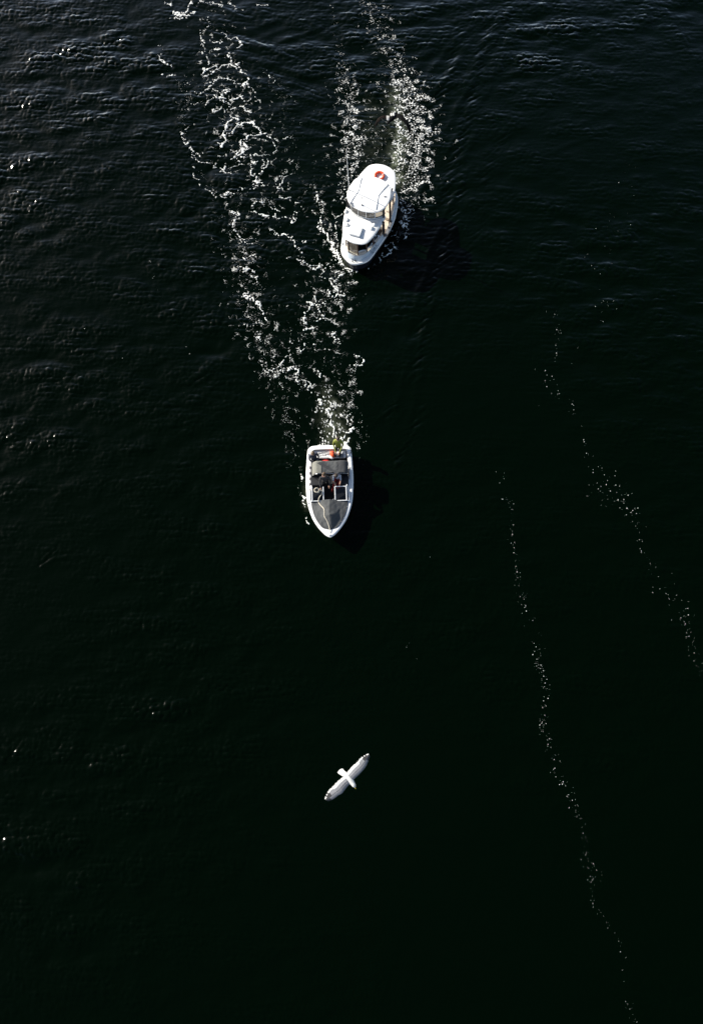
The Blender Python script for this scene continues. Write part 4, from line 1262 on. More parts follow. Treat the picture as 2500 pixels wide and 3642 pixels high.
# ================================================================== PEOPLE
def person(name, label, J, face, cloth, legs, hair, hairstyle=1.0, group=None, shoes=None, sleeve=None):
    """one skinned body; J = joints in world coordinates, face = direction the face points"""
    face = Vector(face).normalized()
    side = Vector((0, 0, 1)).cross(face)
    side = side.normalized() if side.length > .1 else Vector((0, 1, 0))
    V_, E_, Rr = [], [], []

    def add(p, r, parent=None):
        V_.append(Vector(p)); Rr.append(r)
        if parent is not None: E_.append((parent, len(V_) - 1))
        return len(V_) - 1
    pel, chest, neck, head = Vector(J['pelvis']), Vector(J['chest']), Vector(J['neck']), Vector(J['head'])
    kind = []
    p0 = add(pel, .145)
    p1 = add(pel.lerp(chest, .5), .135, p0)
    p2 = add(chest, .15, p1)
    p3 = add(neck, .062, p2)
    upv = (head - neck).normalized()
    p4 = add(head - upv * .05, .075, p3)
    p5 = add(head + upv * .03, .092, p4)
    p6 = add(head + upv * .09, .070, p5)
    n0 = add(head + face * .10 - upv * .015, .016, p5)
    for s in ('l', 'r'):
        sh = add(J['sh_' + s], .075, p2)
        el = add(J['el_' + s], .048, sh)
        wr = add(J['wr_' + s], .033, el)
        d = (Vector(J['wr_' + s]) - Vector(J['el_' + s])).normalized()
        hd = add(Vector(J['wr_' + s]) + d * .06, .036, wr)
        lat = d.cross(Vector((0, 0, 1)))
        lat = lat.normalized() if lat.length > .1 else Vector((1, 0, 0))
        for q, ln in ((-1.2, .06), (-.4, .075), (.4, .07), (1.2, .055)):
            f1 = add(Vector(J['wr_' + s]) + d * .115 + lat * (.020 * q), .010, hd)
            add(Vector(J['wr_' + s]) + d * (.115 + ln * .7) + lat * (.022 * q) - Vector((0, 0, .025)), .008, f1)
        t1 = add(Vector(J['wr_' + s]) + d * .05 + lat * .055, .012, hd)
        add(Vector(J['wr_' + s]) + d * .085 + lat * .07 - Vector((0, 0, .015)), .009, t1)
        hp = add(J['hip_' + s], .088, p0)
        kn = add(J['kn_' + s], .060, hp)
        an_ = add(J['an_' + s], .042, kn)
        add(J['toe_' + s], .038, an_)
    me = bpy.data.meshes.new('body')
    me.from_pydata([tuple(v) for v in V_], E_, [])
    tmp = bpy.data.objects.new('tmp_body', me)
    COL.objects.link(tmp)
    sk = tmp.modifiers.new('skin', 'SKIN')
    for i, r in enumerate(Rr):
        me.skin_vertices[0].data[i].radius = (r, r)
    me.skin_vertices[0].data[0].use_root = True
    sub = tmp.modifiers.new('sub', 'SUBSURF'); sub.levels = 1; sub.render_levels = 1
    dg = bpy.context.evaluated_depsgraph_get()
    bme = bpy.data.meshes.new_from_object(tmp.evaluated_get(dg))
    bpy.data.objects.remove(tmp, do_unlink=True)
    bme.materials.clear()
    for m in (M_skin, cloth, legs, shoes or M_black): bme.materials.append(m)
    # clothing by the nearest bone
    bones = []
    for (a, b) in E_: bones.append((V_[a], V_[b], a, b))

    def cls(a, b):
        if b in (1, 2): return 1
        if b == 3: return 1
        if b <= 7: return 0
        k = (b - 8) % 18
        if k in (0, 1): return 1
        if k == 2: return 1 if sleeve is None else sleeve
        if k < 14: return 0
        return {14: 2, 15: 2, 16: 2, 17: 3}[k]
    for poly in bme.polygons:
        c = poly.center
        best, bi = 1e9, 0
        for (a, b, ia, ib) in bones:
            ab = b - a
            t = max(0, min(1, (c - a).dot(ab) / max(ab.length_squared, 1e-9)))
            d = (c - a - ab * t).length - (Rr[ia] + (Rr[ib] - Rr[ia]) * t)
            if d < best: best, bi = d, cls(ia, ib)
        poly.material_index = bi
        poly.use_smooth = True
    root = empty(name, tuple(pel))
    tag(root, label, 'person', group)
    body = bpy.data.objects.new('body', bme)
    COL.objects.link(body)
    inv = Matrix.Translation(-pel)
    bme.transform(inv)
    body.parent = root
    # hair: cap over the top and back of the head
    hc = head - pel + upv * .035 - face * .018
    hb = MB()
    nu, nv = 18, 10
    vs, fs = [], []
    Rm = Matrix((face, side, upv)).transposed()
    for j in range(nv + 1):
        th = (math.pi * .62) * j / nv
        for i in range(nu):
            a = 2 * math.pi * i / nu
            fr_ = math.cos(a)
            cut = .58 if fr_ > .3 else 1.0
            t2 = th * (cut if fr_ > .3 else (1.0 if fr_ < 0 else 1.0 - (1 - .58) * fr_ / .3))
            jit = 1 + .05 * mnoise.noise(Vector((i * .9, j * .8, hc.x * 3)))
            loc = Vector((math.sin(t2) * math.cos(a) * .112, math.sin(t2) * math.sin(a) * .100, math.cos(t2) * .108)) * jit * hairstyle
            vs.append(hc + Rm @ loc)
    for j in range(nv):
        for i in range(nu):
            fs.append((j * nu + i, j * nu + (i + 1) % nu, (j + 1) * nu + (i + 1) % nu, (j + 1) * nu + i))
    hb.add(vs, fs)
    hb.build('hair', hair, root, smooth=True)
    for s in (-1, 1):
        MB().ball(head - pel + face * .083 + side * (.034 * s) + upv * .012, .012, nu=8, nv=6).build('eye', M_eye, root, smooth=True)
        MB().ball(head - pel + side * (.092 * s) - face * .005, (.018, .018, .03), nu=8, nv=6).build('ear', M_skin, root, smooth=True)
    mo = MB(); mo.tube([head - pel + face * .084 - upv * .052 + side * .024, head - pel + face * .092 - upv * .054, head - pel + face * .084 - upv * .052 - side * .024], .006, 5)
    mo.build('mouth', M_scarlet, root)
    return root


def seated(T, x, y, seat, ang, lean=0.1, scale=1.0, arms='lap', foot=None):
    """joints of a sitting figure; ang = facing (local), T maps local to world"""
    f = Vector((math.cos(ang), math.sin(ang), 0)); s = Vector((-math.sin(ang), math.cos(ang), 0)); u = Vector((0, 0, 1))
    o = Vector((x, y, seat + .11))
    W = lambda p: tuple(T @ p)
    ch = o + u * .36 - f * lean * .36
    nk = o + u * .55 - f * lean * .5
    hd = o + u * .68 - f * lean * .5 + f * .03
    J = dict(pelvis=W(o), chest=W(ch), neck=W(nk), head=W(hd))
    for k, sg in (('l', 1), ('r', -1)):
        sh = ch + s * (.19 * sg) + u * .10
        J['sh_' + k] = W(sh)
        if arms == 'lap':
            J['el_' + k] = W(sh + f * .10 - u * .26 + s * (.06 * sg)); J['wr_' + k] = W(o + f * .33 + u * .08 + s * (.10 * sg))
        hp = o + s * (.10 * sg) + f * .05 - u * .02
        kn = o + f * .44 + s * (.12 * sg) + u * .0
        an_ = kn - u * (seat - (foot if foot is not None else .46) + .04) + f * .02
        J['hip_' + k], J['kn_' + k], J['an_' + k], J['toe_' + k] = W(hp), W(kn), W(an_), W(an_ + f * .15 - u * .035)
    return J, tuple((T.to_3x3() @ f))


C_black = mat('black_jacket', (0.022, 0.022, 0.025), 0.75, var=0.2, scale=15, bump=.2)
C_navy = mat('navy_jacket', (0.045, 0.050, 0.075), 0.8, var=0.15, scale=15, bump=.2)
C_olive = mat('yellow_green_jacket', (0.20, 0.22, 0.025), 0.65, var=0.15, scale=12, bump=.25)
C_grey = mat('pale_grey_shirt', (0.42, 0.45, 0.52), 0.8, var=0.1, scale=12, bump=.2)
C_dark = mat('dark_trousers', (0.02, 0.02, 0.023), 0.8, var=0.2)
C_red = mat('dark_red_shorts', (0.22, 0.008, 0.010), 0.8, var=0.15)
C_jean = mat('blue_grey_trousers', (0.05, 0.06, 0.085), 0.85, var=0.15)

J, fc = seated(FM, 1.30, .60, .70, math.pi * 1.08, .0)
person('person', 'dark haired passenger in dark jacket sitting by the ferry side window nearest the bow', J, fc, C_black, C_dark, M_hair, group='passengers inside the ferry')
J, fc = seated(FM, .86, .74, .70, math.pi * 1.1, .0)
person('person', 'passenger in grey top sitting by the ferry side window next to the doorway', J, fc, C_grey, C_dark, M_hair, group='passengers inside the ferry')

# ================================================================== MOTOR BOAT
BO = (-.95, 17.4, 0.0)
BHEAD = math.atan2(-.9927, -.121)
BM = Matrix.Translation(BO) @ Matrix.Rotation(BHEAD, 4, 'Z')
boat = empty('motor_boat', BO, BHEAD)
tag(boat, 'open white motor boat with grey canvas bow cover and folded grey canopy', 'motor boat')
GUN = [(2.46,0),(2.40,.14),(2.28,.29),(1.95,.58),(1.5,.86),(1.0,1.05),(.5,1.17),(-.1,1.22),(-.8,1.235),(-1.5,1.20),(-2.0,1.165),(-2.32,1.13),(-2.47,1.02),(-2.53,.80),(-2.54,.4),(-2.54,0)]
INN = [(2.03,0),(1.98,.20),(1.88,.42),(1.4,.73),(.9,.89),(.4,.96),(-.2,.985),(-.8,.985),(-1.5,.965),(-2.0,.94),(-2.20,.90),(-2.27,.78),(-2.29,.4),(-2.29,0)]
GUN = [(x * .975, y * .955) for x, y in GUN]
INN = [(x, y * .975) for x, y in INN]
NB = 160
rise = lambda loop: [(x, y, z + .10 * max(0, (x + .3) / 2.7) ** 2) for x, y, z in loop]
bh = MB()
bh.loft([mirror_loop([(x * .86 - .1, y * .55) for x, y in GUN], NB, -.30), mirror_loop([(x * .92 - .05, y * .84) for x, y in GUN], NB, .02), mirror_loop([(x * .97, y * .93) for x, y in GUN], NB, .35),
         rise(mirror_loop(GUN, NB, .64, inset=.01)), rise(mirror_loop(GUN, NB, .66, inset=-.012)), rise(mirror_loop(GUN, NB, .70, inset=-.012)), rise(mirror_loop(GUN, NB, .735, inset=.03)),
         ], 0, cap0=True)
bh.build('hull', M_gel, boat, auto=40)
gw = MB()
gin = rise(mirror_loop(INN, NB, .735))
gw.loft([rise(mirror_loop(GUN, NB, .735, inset=.03)), rise(mirror_loop(GUN, NB, .745, inset=.10)), gin])
gw.build('gunwale', M_gel, boat, auto=50)
iw = MB()
iw.loft([gin, mirror_loop(INN, NB, .26, inset=.05)])
iw.build('cockpit_lining', M_cream, boat, auto=50)
cf = MB()
cf.add(mirror_loop(INN, NB, .26, inset=.04), [tuple(range(NB))])
cf.build('cockpit_floor', M_carpet, boat)
rb = MB()
rb.loft([rise(mirror_loop(GUN, NB, .665, inset=-.013)), rise(mirror_loop(GUN, NB, .672, inset=-.028)), rise(mirror_loop(GUN, NB, .694, inset=-.028)), rise(mirror_loop(GUN, NB, .70, inset=-.013))])
rb.build('rub_rail', M_gel, boat, auto=50)
st = MB()
st.box((-2.06, 0, .56), (.42, 1.70, .10))
st.build('stern_seat', M_gel, boat, bevel=.03)
MB().box((-1.93, .55, .72), (.22, .34, .03), rz=-.1).build('seat_cushion', M_grey, boat, bevel=.01)


# bow cover, tented over a pole
def cover_z(x, y):
    w = loop_y(gin, x) if x < 2.0 else .05
    e = min(1, abs(y) / max(w, .02))
    if x >= 1.33: tx = max(0, (2.03 - x) / .70)
    else: tx = .62 + .38 * max(0, (x - .50) / .83)
    h = .36 * (1 - e) * tx
    fx = .030 * (1 - e * .5) * mnoise.noise(Vector((x * 2.1, y * 3.4, 1.7))) + .016 * mnoise.noise(Vector((x * 6 + y * 3, y * 7, 4.2)))
    # radial creases from the pole
    a = math.atan2(y, x - 1.33)
    rr = math.hypot(x - 1.33, y)
    cr = .022 * math.sin(a * 4) * min(1, rr * 2.2) * (1 - e)
    sag = -.05 * max(0, 1 - abs(e - .62) / .3) * (.3 + .7 * abs(math.sin(x * 3.1 + (1 if y > 0 else 0))))
    return .765 + .10 * max(0, (x + .3) / 2.7) ** 2 + h + (fx + cr + sag) * min(1, (1 - e) * 6)


bc = MB()
nu_, nv_ = 46, 52
vs = []
for i in range(nu_):
    x = .50 + (2.03 - .50) * i / (nu_ - 1)
    w = (loop_y(gin, min(x, 2.02)) if x < 2.02 else .02) + .012
    for j in range(nv_):
        y = -w + 2 * w * j / (nv_ - 1)
        vs.append((x, y, cover_z(x, y)))
bc.add(vs, [(i * nv_ + j, i * nv_ + j + 1, (i + 1) * nv_ + j + 1, (i + 1) * nv_ + j) for i in range(nu_ - 1) for j in range(nv_ - 1)])
cov = bc.build('bow_cover', M_canvas, boat, smooth=True)
sm = MB()
for sd in (1, -1):
    P = [(x, sd * loop_y(gin, x), .775 + .10 * max(0, (x + .3) / 2.7) ** 2) for x in np.linspace(.55, 1.95, 14)]
    sm.tube(P, .010, 5)
sm.build('cover_hem', M_canvas_dark, cov)
for k in range(7):
    x = .62 + .2 * k
    for sd in (1, -1):
        MB().ball((x, sd * (loop_y(gin, x) + .006), .79 + .10 * max(0, (x + .3) / 2.7) ** 2), .010, nu=6, nv=4).build('snap_fastener', M_steel, cov)

# windscreen: two raked front frames and side wings
for sd in (1, -1):
    y0, y1 = .295 * sd, .87 * sd
    b0, t0 = (.53, .86), (-.10, 1.22)
    fr_ = MB()
    cs = [(b0[0], y0, b0[1]), (b0[0], y1, b0[1]), (t0[0], y1 * .99, t0[1]), (t0[0], y0, t0[1])]
    fr_.tube([cs[0], cs[1]], .026, 6); fr_.tube([cs[1], cs[2]], .030, 6)
    if sd > 0: fr_.tube([cs[2], cs[3]], .024, 6)
    fr_.tube([cs[3], cs[0]], .028, 6)
    fo = fr_.build('windscreen_frame', M_gel, boat)
    MB().add(cs, [(0, 1, 2, 3)]).build('windscreen_pane', M_dkglass, fo)
    wg = MB()
    wg.tube([(.53, 1.0 * sd, .84), (.10, .96 * sd, 1.05), (-.20, .90 * sd, 1.20)], .024, 6)
    wg.tube([(.53, 1.0 * sd, .82), (.53, .88 * sd, .86)], .03, 6)
    wg.tube([(-.10, .87 * sd, 1.22), (-.20, .90 * sd, 1.20)], .022, 6)
    wo_ = wg.build('side_frame', M_gel, boat)
    MB().add([(.50, .985 * sd, .85), (.08, .955 * sd, 1.04), (-.18, .90 * sd, 1.19), (-.10, .875 * sd, 1.20), (.50, .885 * sd, .87)], [(0, 1, 2, 3, 4)]).build('side_pane', M_dkglass, wo_)
    db = MB(); db.box((.18, .60 * sd, .60), (.64, .66, .46)); db.build('dashboard', M_vinyl_blk, boat, bevel=.03)
    MB().box((-.56, .64 * sd, .66), (.52, .62, .36)).build('seat', M_vinyl_blk, boat, bevel=.04)
    MB().box((-.86, .64 * sd, .84), (.10, .60, .42)).build('seat_back', M_vinyl_blk, boat, bevel=.04)
sw = MB()
cw = Vector((-.16, .42, .96))
ax1, ax2 = Vector((0, 1, 0)), Vector((.55, 0, .83)).normalized()
sw.tube([cw + ax1 * (.17 * math.cos(a)) + ax2 * (.17 * math.sin(a)) for a in np.linspace(0, 2 * math.pi, 21)], .013, 6, cap=False)
for a in (.5, 2.6, 4.7): sw.tube([cw, cw + ax1 * (.17 * math.cos(a)) + ax2 * (.17 * math.sin(a))], .010, 5)
sw.tube([cw, cw + Vector((.14, 0, -.09))], .02, 6)
sw.build('steering_wheel', M_scarlet, boat)


# canopy stretched over the cockpit on tube bows
def can_z(x, y):
    t = (y + .86) / 1.84
    arch = 1.50 - .30 * max(0, (.16 - t) / .16) ** 2 - .16 * max(0, (t - .86) / .14) ** 2
    sag = -.045 * math.sin(math.pi * min(1, max(0, (t - .25) / .55))) if .25 < t < .80 else 0
    u_ = (x + 1.42) / .74
    edge = -.10 * max(0, (.12 - u_) / .12) ** 2
    w = .028 * mnoise.noise(Vector((x * 4.0, y * 3.2, 9.1))) + .014 * mnoise.noise(Vector((x * 9 + y * 5, y * 8, 3.3)))
    return arch + sag + edge + w * (1.0 if .3 < t < .72 else .45)


ca = MB()
nu_, nv_ = 26, 56
vs = []
for i in range(nu_):
    for j in range(nv_):
        t = j / (nv_ - 1)
        y = -.86 + 1.84 * t
        xb = -1.52 + .06 * (2 * t - 1) ** 2 * 2
        xf = -.76 + .02 * math.sin(t * 7)
        x = xb + (xf - xb) * i / (nu_ - 1)
        vs.append((x, y, can_z(x, y)))
ca.add(vs, [(i * nv_ + j, i * nv_ + j + 1, (i + 1) * nv_ + j + 1, (i + 1) * nv_ + j) for i in range(nu_ - 1) for j in range(nv_ - 1)],)
for f_i in range(len(ca.m)):
    j = f_i % (nv_ - 1)
    t = j / (nv_ - 1)
    ca.m[f_i] = 0 if t < .27 else (1 if t < .70 else 2)
cano = ca.build('canopy', [mat('pale_canvas', (0.16, 0.16, 0.14), .85, var=.08, scale=4, bump=.2, bscale=120), M_canvas, M_canvas_dark], boat, smooth=True)
for yy in (-.36, .43):
    MB().tube([(x, yy, can_z(x, yy) + .006) for x in np.linspace(-1.40, -.69, 10)], .014, 5, flat=.4).build('seam', M_canvas_dark, cano)
fl_ = MB()  # dark cloth strip standing in for the shadow band across the canopy
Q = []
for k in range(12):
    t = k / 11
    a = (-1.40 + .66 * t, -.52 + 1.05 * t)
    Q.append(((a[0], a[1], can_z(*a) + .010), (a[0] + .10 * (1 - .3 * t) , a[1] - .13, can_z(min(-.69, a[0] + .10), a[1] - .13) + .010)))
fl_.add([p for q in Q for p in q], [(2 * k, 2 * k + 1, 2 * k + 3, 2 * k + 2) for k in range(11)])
fl_.build('canopy_shadow_strip', M_canvas_dark, cano, smooth=True)
for x in (-1.40, -.72):
    P = [(x + (.12 if x < -1 else -.10), -.95, .74)] + [(x, y, can_z(x, y) - .025) for y in np.linspace(-.84, .96, 12)] + [(x + (.12 if x < -1 else -.10), 1.0, .74)]
    MB().tube(P, .013, 6).build('canopy_bow', M_steel, boat, smooth=True)
# rolled side curtain and grab line on the port side
sc_ = MB(); sc_.add([(-1.20, .985, .80), (-.62, .985, .78), (-.60, .97, .745), (-1.22, .97, .745)], [(0, 1, 2, 3)]); sc_.box((-.92, 1.0, .765), (.60, .05, .03), rz=-.02)
sc_.build('side_pocket', M_cream, boat)
MB().tube([(-1.25, 1.02, .78), (-1.05, 1.0, .80), (-.8, 1.03, .79), (-.62, 1.02, .78)], .010, 5).build('grab_line', M_dkbrown, boat)
# bow light, cleats, fairleads, gunwale fittings
bl = MB(); bl.tube([(2.32, .01, .83), (2.32, .01, .86)], .038, 10); bl.ball((2.32, .01, .87), (.036, .036, .026), nu=10, nv=6)
bl.build('bow_light', M_steel, boat, smooth=True)
for (x, sd) in ((-2.02, 1), (-2.02, -1), (.62, 1), (.62, -1), (-1.85, 1)):
    y = 1.085 * sd if x < 0 else 1.06 * sd
    c = MB(); c.tube([(x - .06, y, .775), (x + .06, y, .775)], .014, 6); c.box((x, y, .755), (.05, .03, .03))
    c.build('cleat', M_black if x < -1.9 else M_steel, boat)
rh = MB(); rh.box((-2.12, 1.10, .75), (.20, .03, .012), rz=-.05); rh.build('rod_holder', M_black, boat)
for k in range(5):
    x = -.2 - .3 * k
    MB().box((x + .1, -1.0, .748), (.14, .035, .02)).build('step_pad', M_brown, boat)

# loose gear on the stern, each its own thing
def bplace(name, label, cat, x, y, z, rz=0):
    o = empty(name)
    o.matrix_world = BM @ Matrix.Translation((x, y, z)) @ Matrix.Rotation(rz, 4, 'Z')
    tag(o, label, cat)
    return o


g = bplace('bag', 'orange red bag slumped on the stern seat beside the person in yellow green', 'bag', -2.03, .16, .615, .4)
b = MB()
for k, s in enumerate((1.0, 1.06, .9, .5)):
    pass
b.loft([[(.17 * s * math.cos(a) * (1 + .12 * math.sin(3 * a + k)), .12 * s * math.sin(a) * (1 + .1 * math.cos(2 * a + k)), zz) for a in np.linspace(0, 2 * math.pi, 19)[:-1]] for k, (s, zz) in enumerate(((.95, 0), (1.08, .07), (1.0, .14), (.7, .20), (.3, .23)))], 0, cap0=True, cap1=True)
b.build('bag_body', M_orange, g, smooth=True)
MB().tube([(-.12, 0, .20), (-.05, .03, .29), (.06, .02, .29), (.12, -.01, .20)], .014, 6).build('strap', M_scarlet, g)
g = bplace('fender', 'white cylindrical fender lying between the red bags and the orange bag', 'fender', -1.86, .02, .67, 1.1)
b = MB(); b.tube([(-.17, 0, 0), (-.15, 0, 0), (-.10, 0, 0), (.12, 0, 0), (.16, 0, 0), (.18, 0, 0)], [.015, .045, .06, .06, .045, .015], 12)
b.build('fender_body', M_gel, g, smooth=True)
MB().tube([(.17, 0, 0), (.21, 0, 0), (.22, .02, -.01)], .012, 6).build('eyelet', M_grey, g)
g = bplace('bag', 'low red bag lying on the stern floor by the canopy edge', 'bag', -1.66, -.25, .27, .2)
b = MB()
b.loft([[(.15 * s * math.cos(a), .26 * s * math.sin(a) * (1 + .1 * math.cos(3 * a)), zz) for a in np.linspace(0, 2 * math.pi, 19)[:-1]] for s, zz in ((.95, 0), (1.05, .10), (.9, .24), (.4, .30))], 0, cap0=True, cap1=True)
b.build('bag_body', M_scarlet, g, smooth=True)
MB().tube([(0, -.18, .25), (.02, -.08, .34), (.02, .08, .34), (0, .18, .25)], .013, 6).build('strap', M_black, g)
g = bplace('rope', 'tangled dark thin line spread over the white stern seat', 'rope', -2.08, -.32, .62)
b = MB()
rnd = random.Random(4)
for k in range(4):
    P = []
    a0 = rnd.random() * 6
    for q in range(22):
        a = a0 + q * .55
        P.append((.13 * math.sin(a * .9 + k) * (.6 + .4 * math.sin(q * .7)), .33 * math.cos(a * .53 + k * 1.3), .008 + .010 * (q % 3)))
    b.tube(P, .007, 5)
b.build('line', M_grey, g, smooth=True)
g = bplace('bottle', 'white plastic bottle standing at the foot of the walk through windscreen', 'bottle', .40, .20, .262)
b = MB(); b.tube([(0, 0, 0), (0, 0, .02), (0, 0, .30), (0, 0, .40), (0, 0, .42)], [.05, .06, .06, .028, .026], 10); b.build('bottle_body', M_gel, g, smooth=True)
MB().tube([(0, 0, .42), (0, 0, .45)], .03, 10).build('cap', M_gel, g)

# mooring line from the bow eye over the cover to a coil on the windscreen
g = bplace('rope', 'cream mooring rope running from the bow over the grey cover to a coil', 'rope', 0, 0, 0)
RP = [(2.12, .01), (1.9, -.03), (1.62, -.13), (1.40, -.25), (1.17, -.25), (.98, -.29), (.75, -.47), (.60, -.55)]
P = [(2.2, .01, .86)] + [(x, y, max(cover_z(x, y), .84 if x > 1.9 else 0) + .026) for x, y in RP]
P += [(.47, -.55, .945), (.36, -.50, .985), (.22, -.38, 1.065), (.12, -.36, 1.12), (.04, -.40, 1.17)]
P = [tuple(p) for p in smooth_pts(P, 60)]
b = MB(); b.tube(P, .019, 7); b.build('line', M_rope, g, smooth=True)
b = MB()
P = []
for q in range(64):
    a = q * .42
    P.append((.06 + .10 * math.cos(a) * (1 + .18 * math.sin(q * .31)), -.62 + .115 * math.sin(a) * (1 + .2 * math.cos(q * .23)), 1.105 + .008 * (q % 5) + .0018 * q - .57 * (.10 * math.cos(a) * .9)))
P += [(.10, -.50, 1.16), (.12, -.45, 1.17), (.06, -.43, 1.18), (.03, -.47, 1.19), (.09, -.46, 1.18), (.08, -.40, 1.17)]
b.tube(P, .015, 6); b.build('coil', M_rope, g, smooth=True)

# people aboard the motor boat
J, fc = seated(BM, -1.83, -.80, .60, .35, .05, foot=.30)
person('person', 'person in navy top with short brown hair sitting at the stern by the white gunwale', J, fc, C_navy, C_dark, M_hair_fair)
J, fc = seated(BM, -2.36, .47, .80, -.10, .34, foot=.40)
person('person', 'person in yellow green jacket and black trousers sitting on the transom', J, fc, C_olive, C_dark, M_hair)
# standing at the walk-through, one hand on the rope
W = lambda *p: tuple(BM @ Vector(p))
J = dict(pelvis=W(-.50, -.20, 1.10), chest=W(-.52, -.21, 1.42), neck=W(-.54, -.22, 1.60), head=W(-.56, -.23, 1.73),
         sh_l=W(-.50, -.01, 1.50), el_l=W(-.36, .08, 1.27), wr_l=W(-.20, .02, 1.08), sh_r=W(-.50, -.41, 1.50), el_r=W(-.28, -.46, 1.32), wr_r=W(-.06, -.42, 1.20),
         hip_l=W(-.49, -.10, 1.05), kn_l=W(-.44, -.09, .68), an_l=W(-.48, -.09, .32), toe_l=W(-.34, -.08, .295), hip_r=W(-.49, -.30, 1.05), kn_r=W(-.42, -.28, .68), an_r=W(-.46, -.28, .32), toe_r=W(-.32, -.28, .295))
person('person', 'person in black jacket standing at the windscreen gap and holding the rope', J, (BM.to_3x3() @ Vector((.6, -.75, -.05))), C_black, C_dark, M_hair_fair)
J = dict(pelvis=W(-.72, .42, .93), chest=W(-.70, .40, 1.20), neck=W(-.66, .38, 1.33), head=W(-.60, .37, 1.43),
         sh_l=W(-.66, .56, 1.27), el_l=W(-.48, .58, 1.08), wr_l=W(-.26, .53, 1.00), sh_r=W(-.64, .22, 1.27), el_r=W(-.46, .20, 1.08), wr_r=W(-.26, .30, 1.00),
         hip_l=W(-.64, .50, .90), kn_l=W(-.22, .42, .80), an_l=W(-.10, .24, .34), toe_l=W(.04, .22, .30), hip_r=W(-.64, .32, .90), kn_r=W(-.20, .18, .80), an_r=W(-.10, .10, .34), toe_r=W(.04, .08, .30))
person('person', 'driver in pale grey shirt and dark red shorts reaching to the steering wheel', J, (BM.to_3x3() @ Vector((1, 0, -.2))), C_grey, C_red, M_hair, sleeve=0)

# ================================================================== BIRDS
M_gullw = mat('white_feather', (0.82, 0.82, 0.80), 0.7, var=.04, scale=20, transl=.25)
M_gullg = mat('grey_feather', (0.24, 0.245, 0.265), 0.7, var=.12, scale=14, transl=.15)
M_gulld = mat('dark_grey_feather', (0.035, 0.035, 0.038), 0.7, var=.2, scale=14, transl=.1)
M_beak = mat('yellow_beak', (0.70, 0.48, 0.03), 0.4)
gull = empty('gull', (-.863, 1.487, 30.0), R(-55.4))
tag(gull, 'white gull with grey wings gliding over the black water below the boats', 'gull')
gb = MB()
ax = [(-.13, .018, 0, .022), (-.09, .012, .0, .040), (-.02, .006, 0, .060), (.06, .0, 0, .068), (.13, -.004, .002, .062), (.17, -.006, .006, .050), (.205, -.010, .010, .044), (.235, -.016, .010, .040), (.262, -.022, .006, .026), (.275, -.025, .002, .010)]
gb.tube([(x, y, z) for x, y, z, r in ax], [r for *_, r in ax], 14)
gbo = gb.build('body', M_gullw, gull, smooth=True)
MB().tube([(.265, -.024, .004), (.29, -.030, .0), (.312, -.034, -.010)], [.014, .010, .003], 8).build('beak', M_beak, gull, smooth=True)
for s in (1, -1):
    MB().ball((.245, -.018 + .030 * s, .022), .006, nu=8, nv=6).build('eye', M_eye, gull)


def feather(P0, P1, w0, w1, z0, z1, mats, wave=0.0, tipfrac=.25):
    """one vane: thin lens from root P0 to tip P1; the outer part takes the second material"""
    a, b = Vector((P0[0], P0[1], 0)), Vector((P1[0], P1[1], 0))
    d = (b - a).normalized(); s = Vector((-d.y, d.x, 0))
    mb = MB()
    N = 7
    up, lo = [], []
    for k in range(N):
        t = k / (N - 1)
        w = (w0 + (w1 - w0) * t) * (1 if t < .85 else (.78 if t < .95 else .25))
        c = a.lerp(b, t)
        z = z0 + (z1 - z0) * t
        up += [c + s * w + Vector((0, 0, z)), c + Vector((0, 0, z + .004)), c - s * w + Vector((0, 0, z + .001))]
    fs, ms = [], []
    for k in range(N - 1):
        mi = 1 if (k + 1) / (N - 1) > 1 - tipfrac else 0
        for q in range(2):
            fs.append((k * 3 + q, k * 3 + q + 1, k * 3 + q + 4, k * 3 + q + 3)); ms.append(mi)
    base = len(mb.v)
    mb.v += [tuple(p) for p in up]
    mb.f += fs; mb.m += ms
    return mb


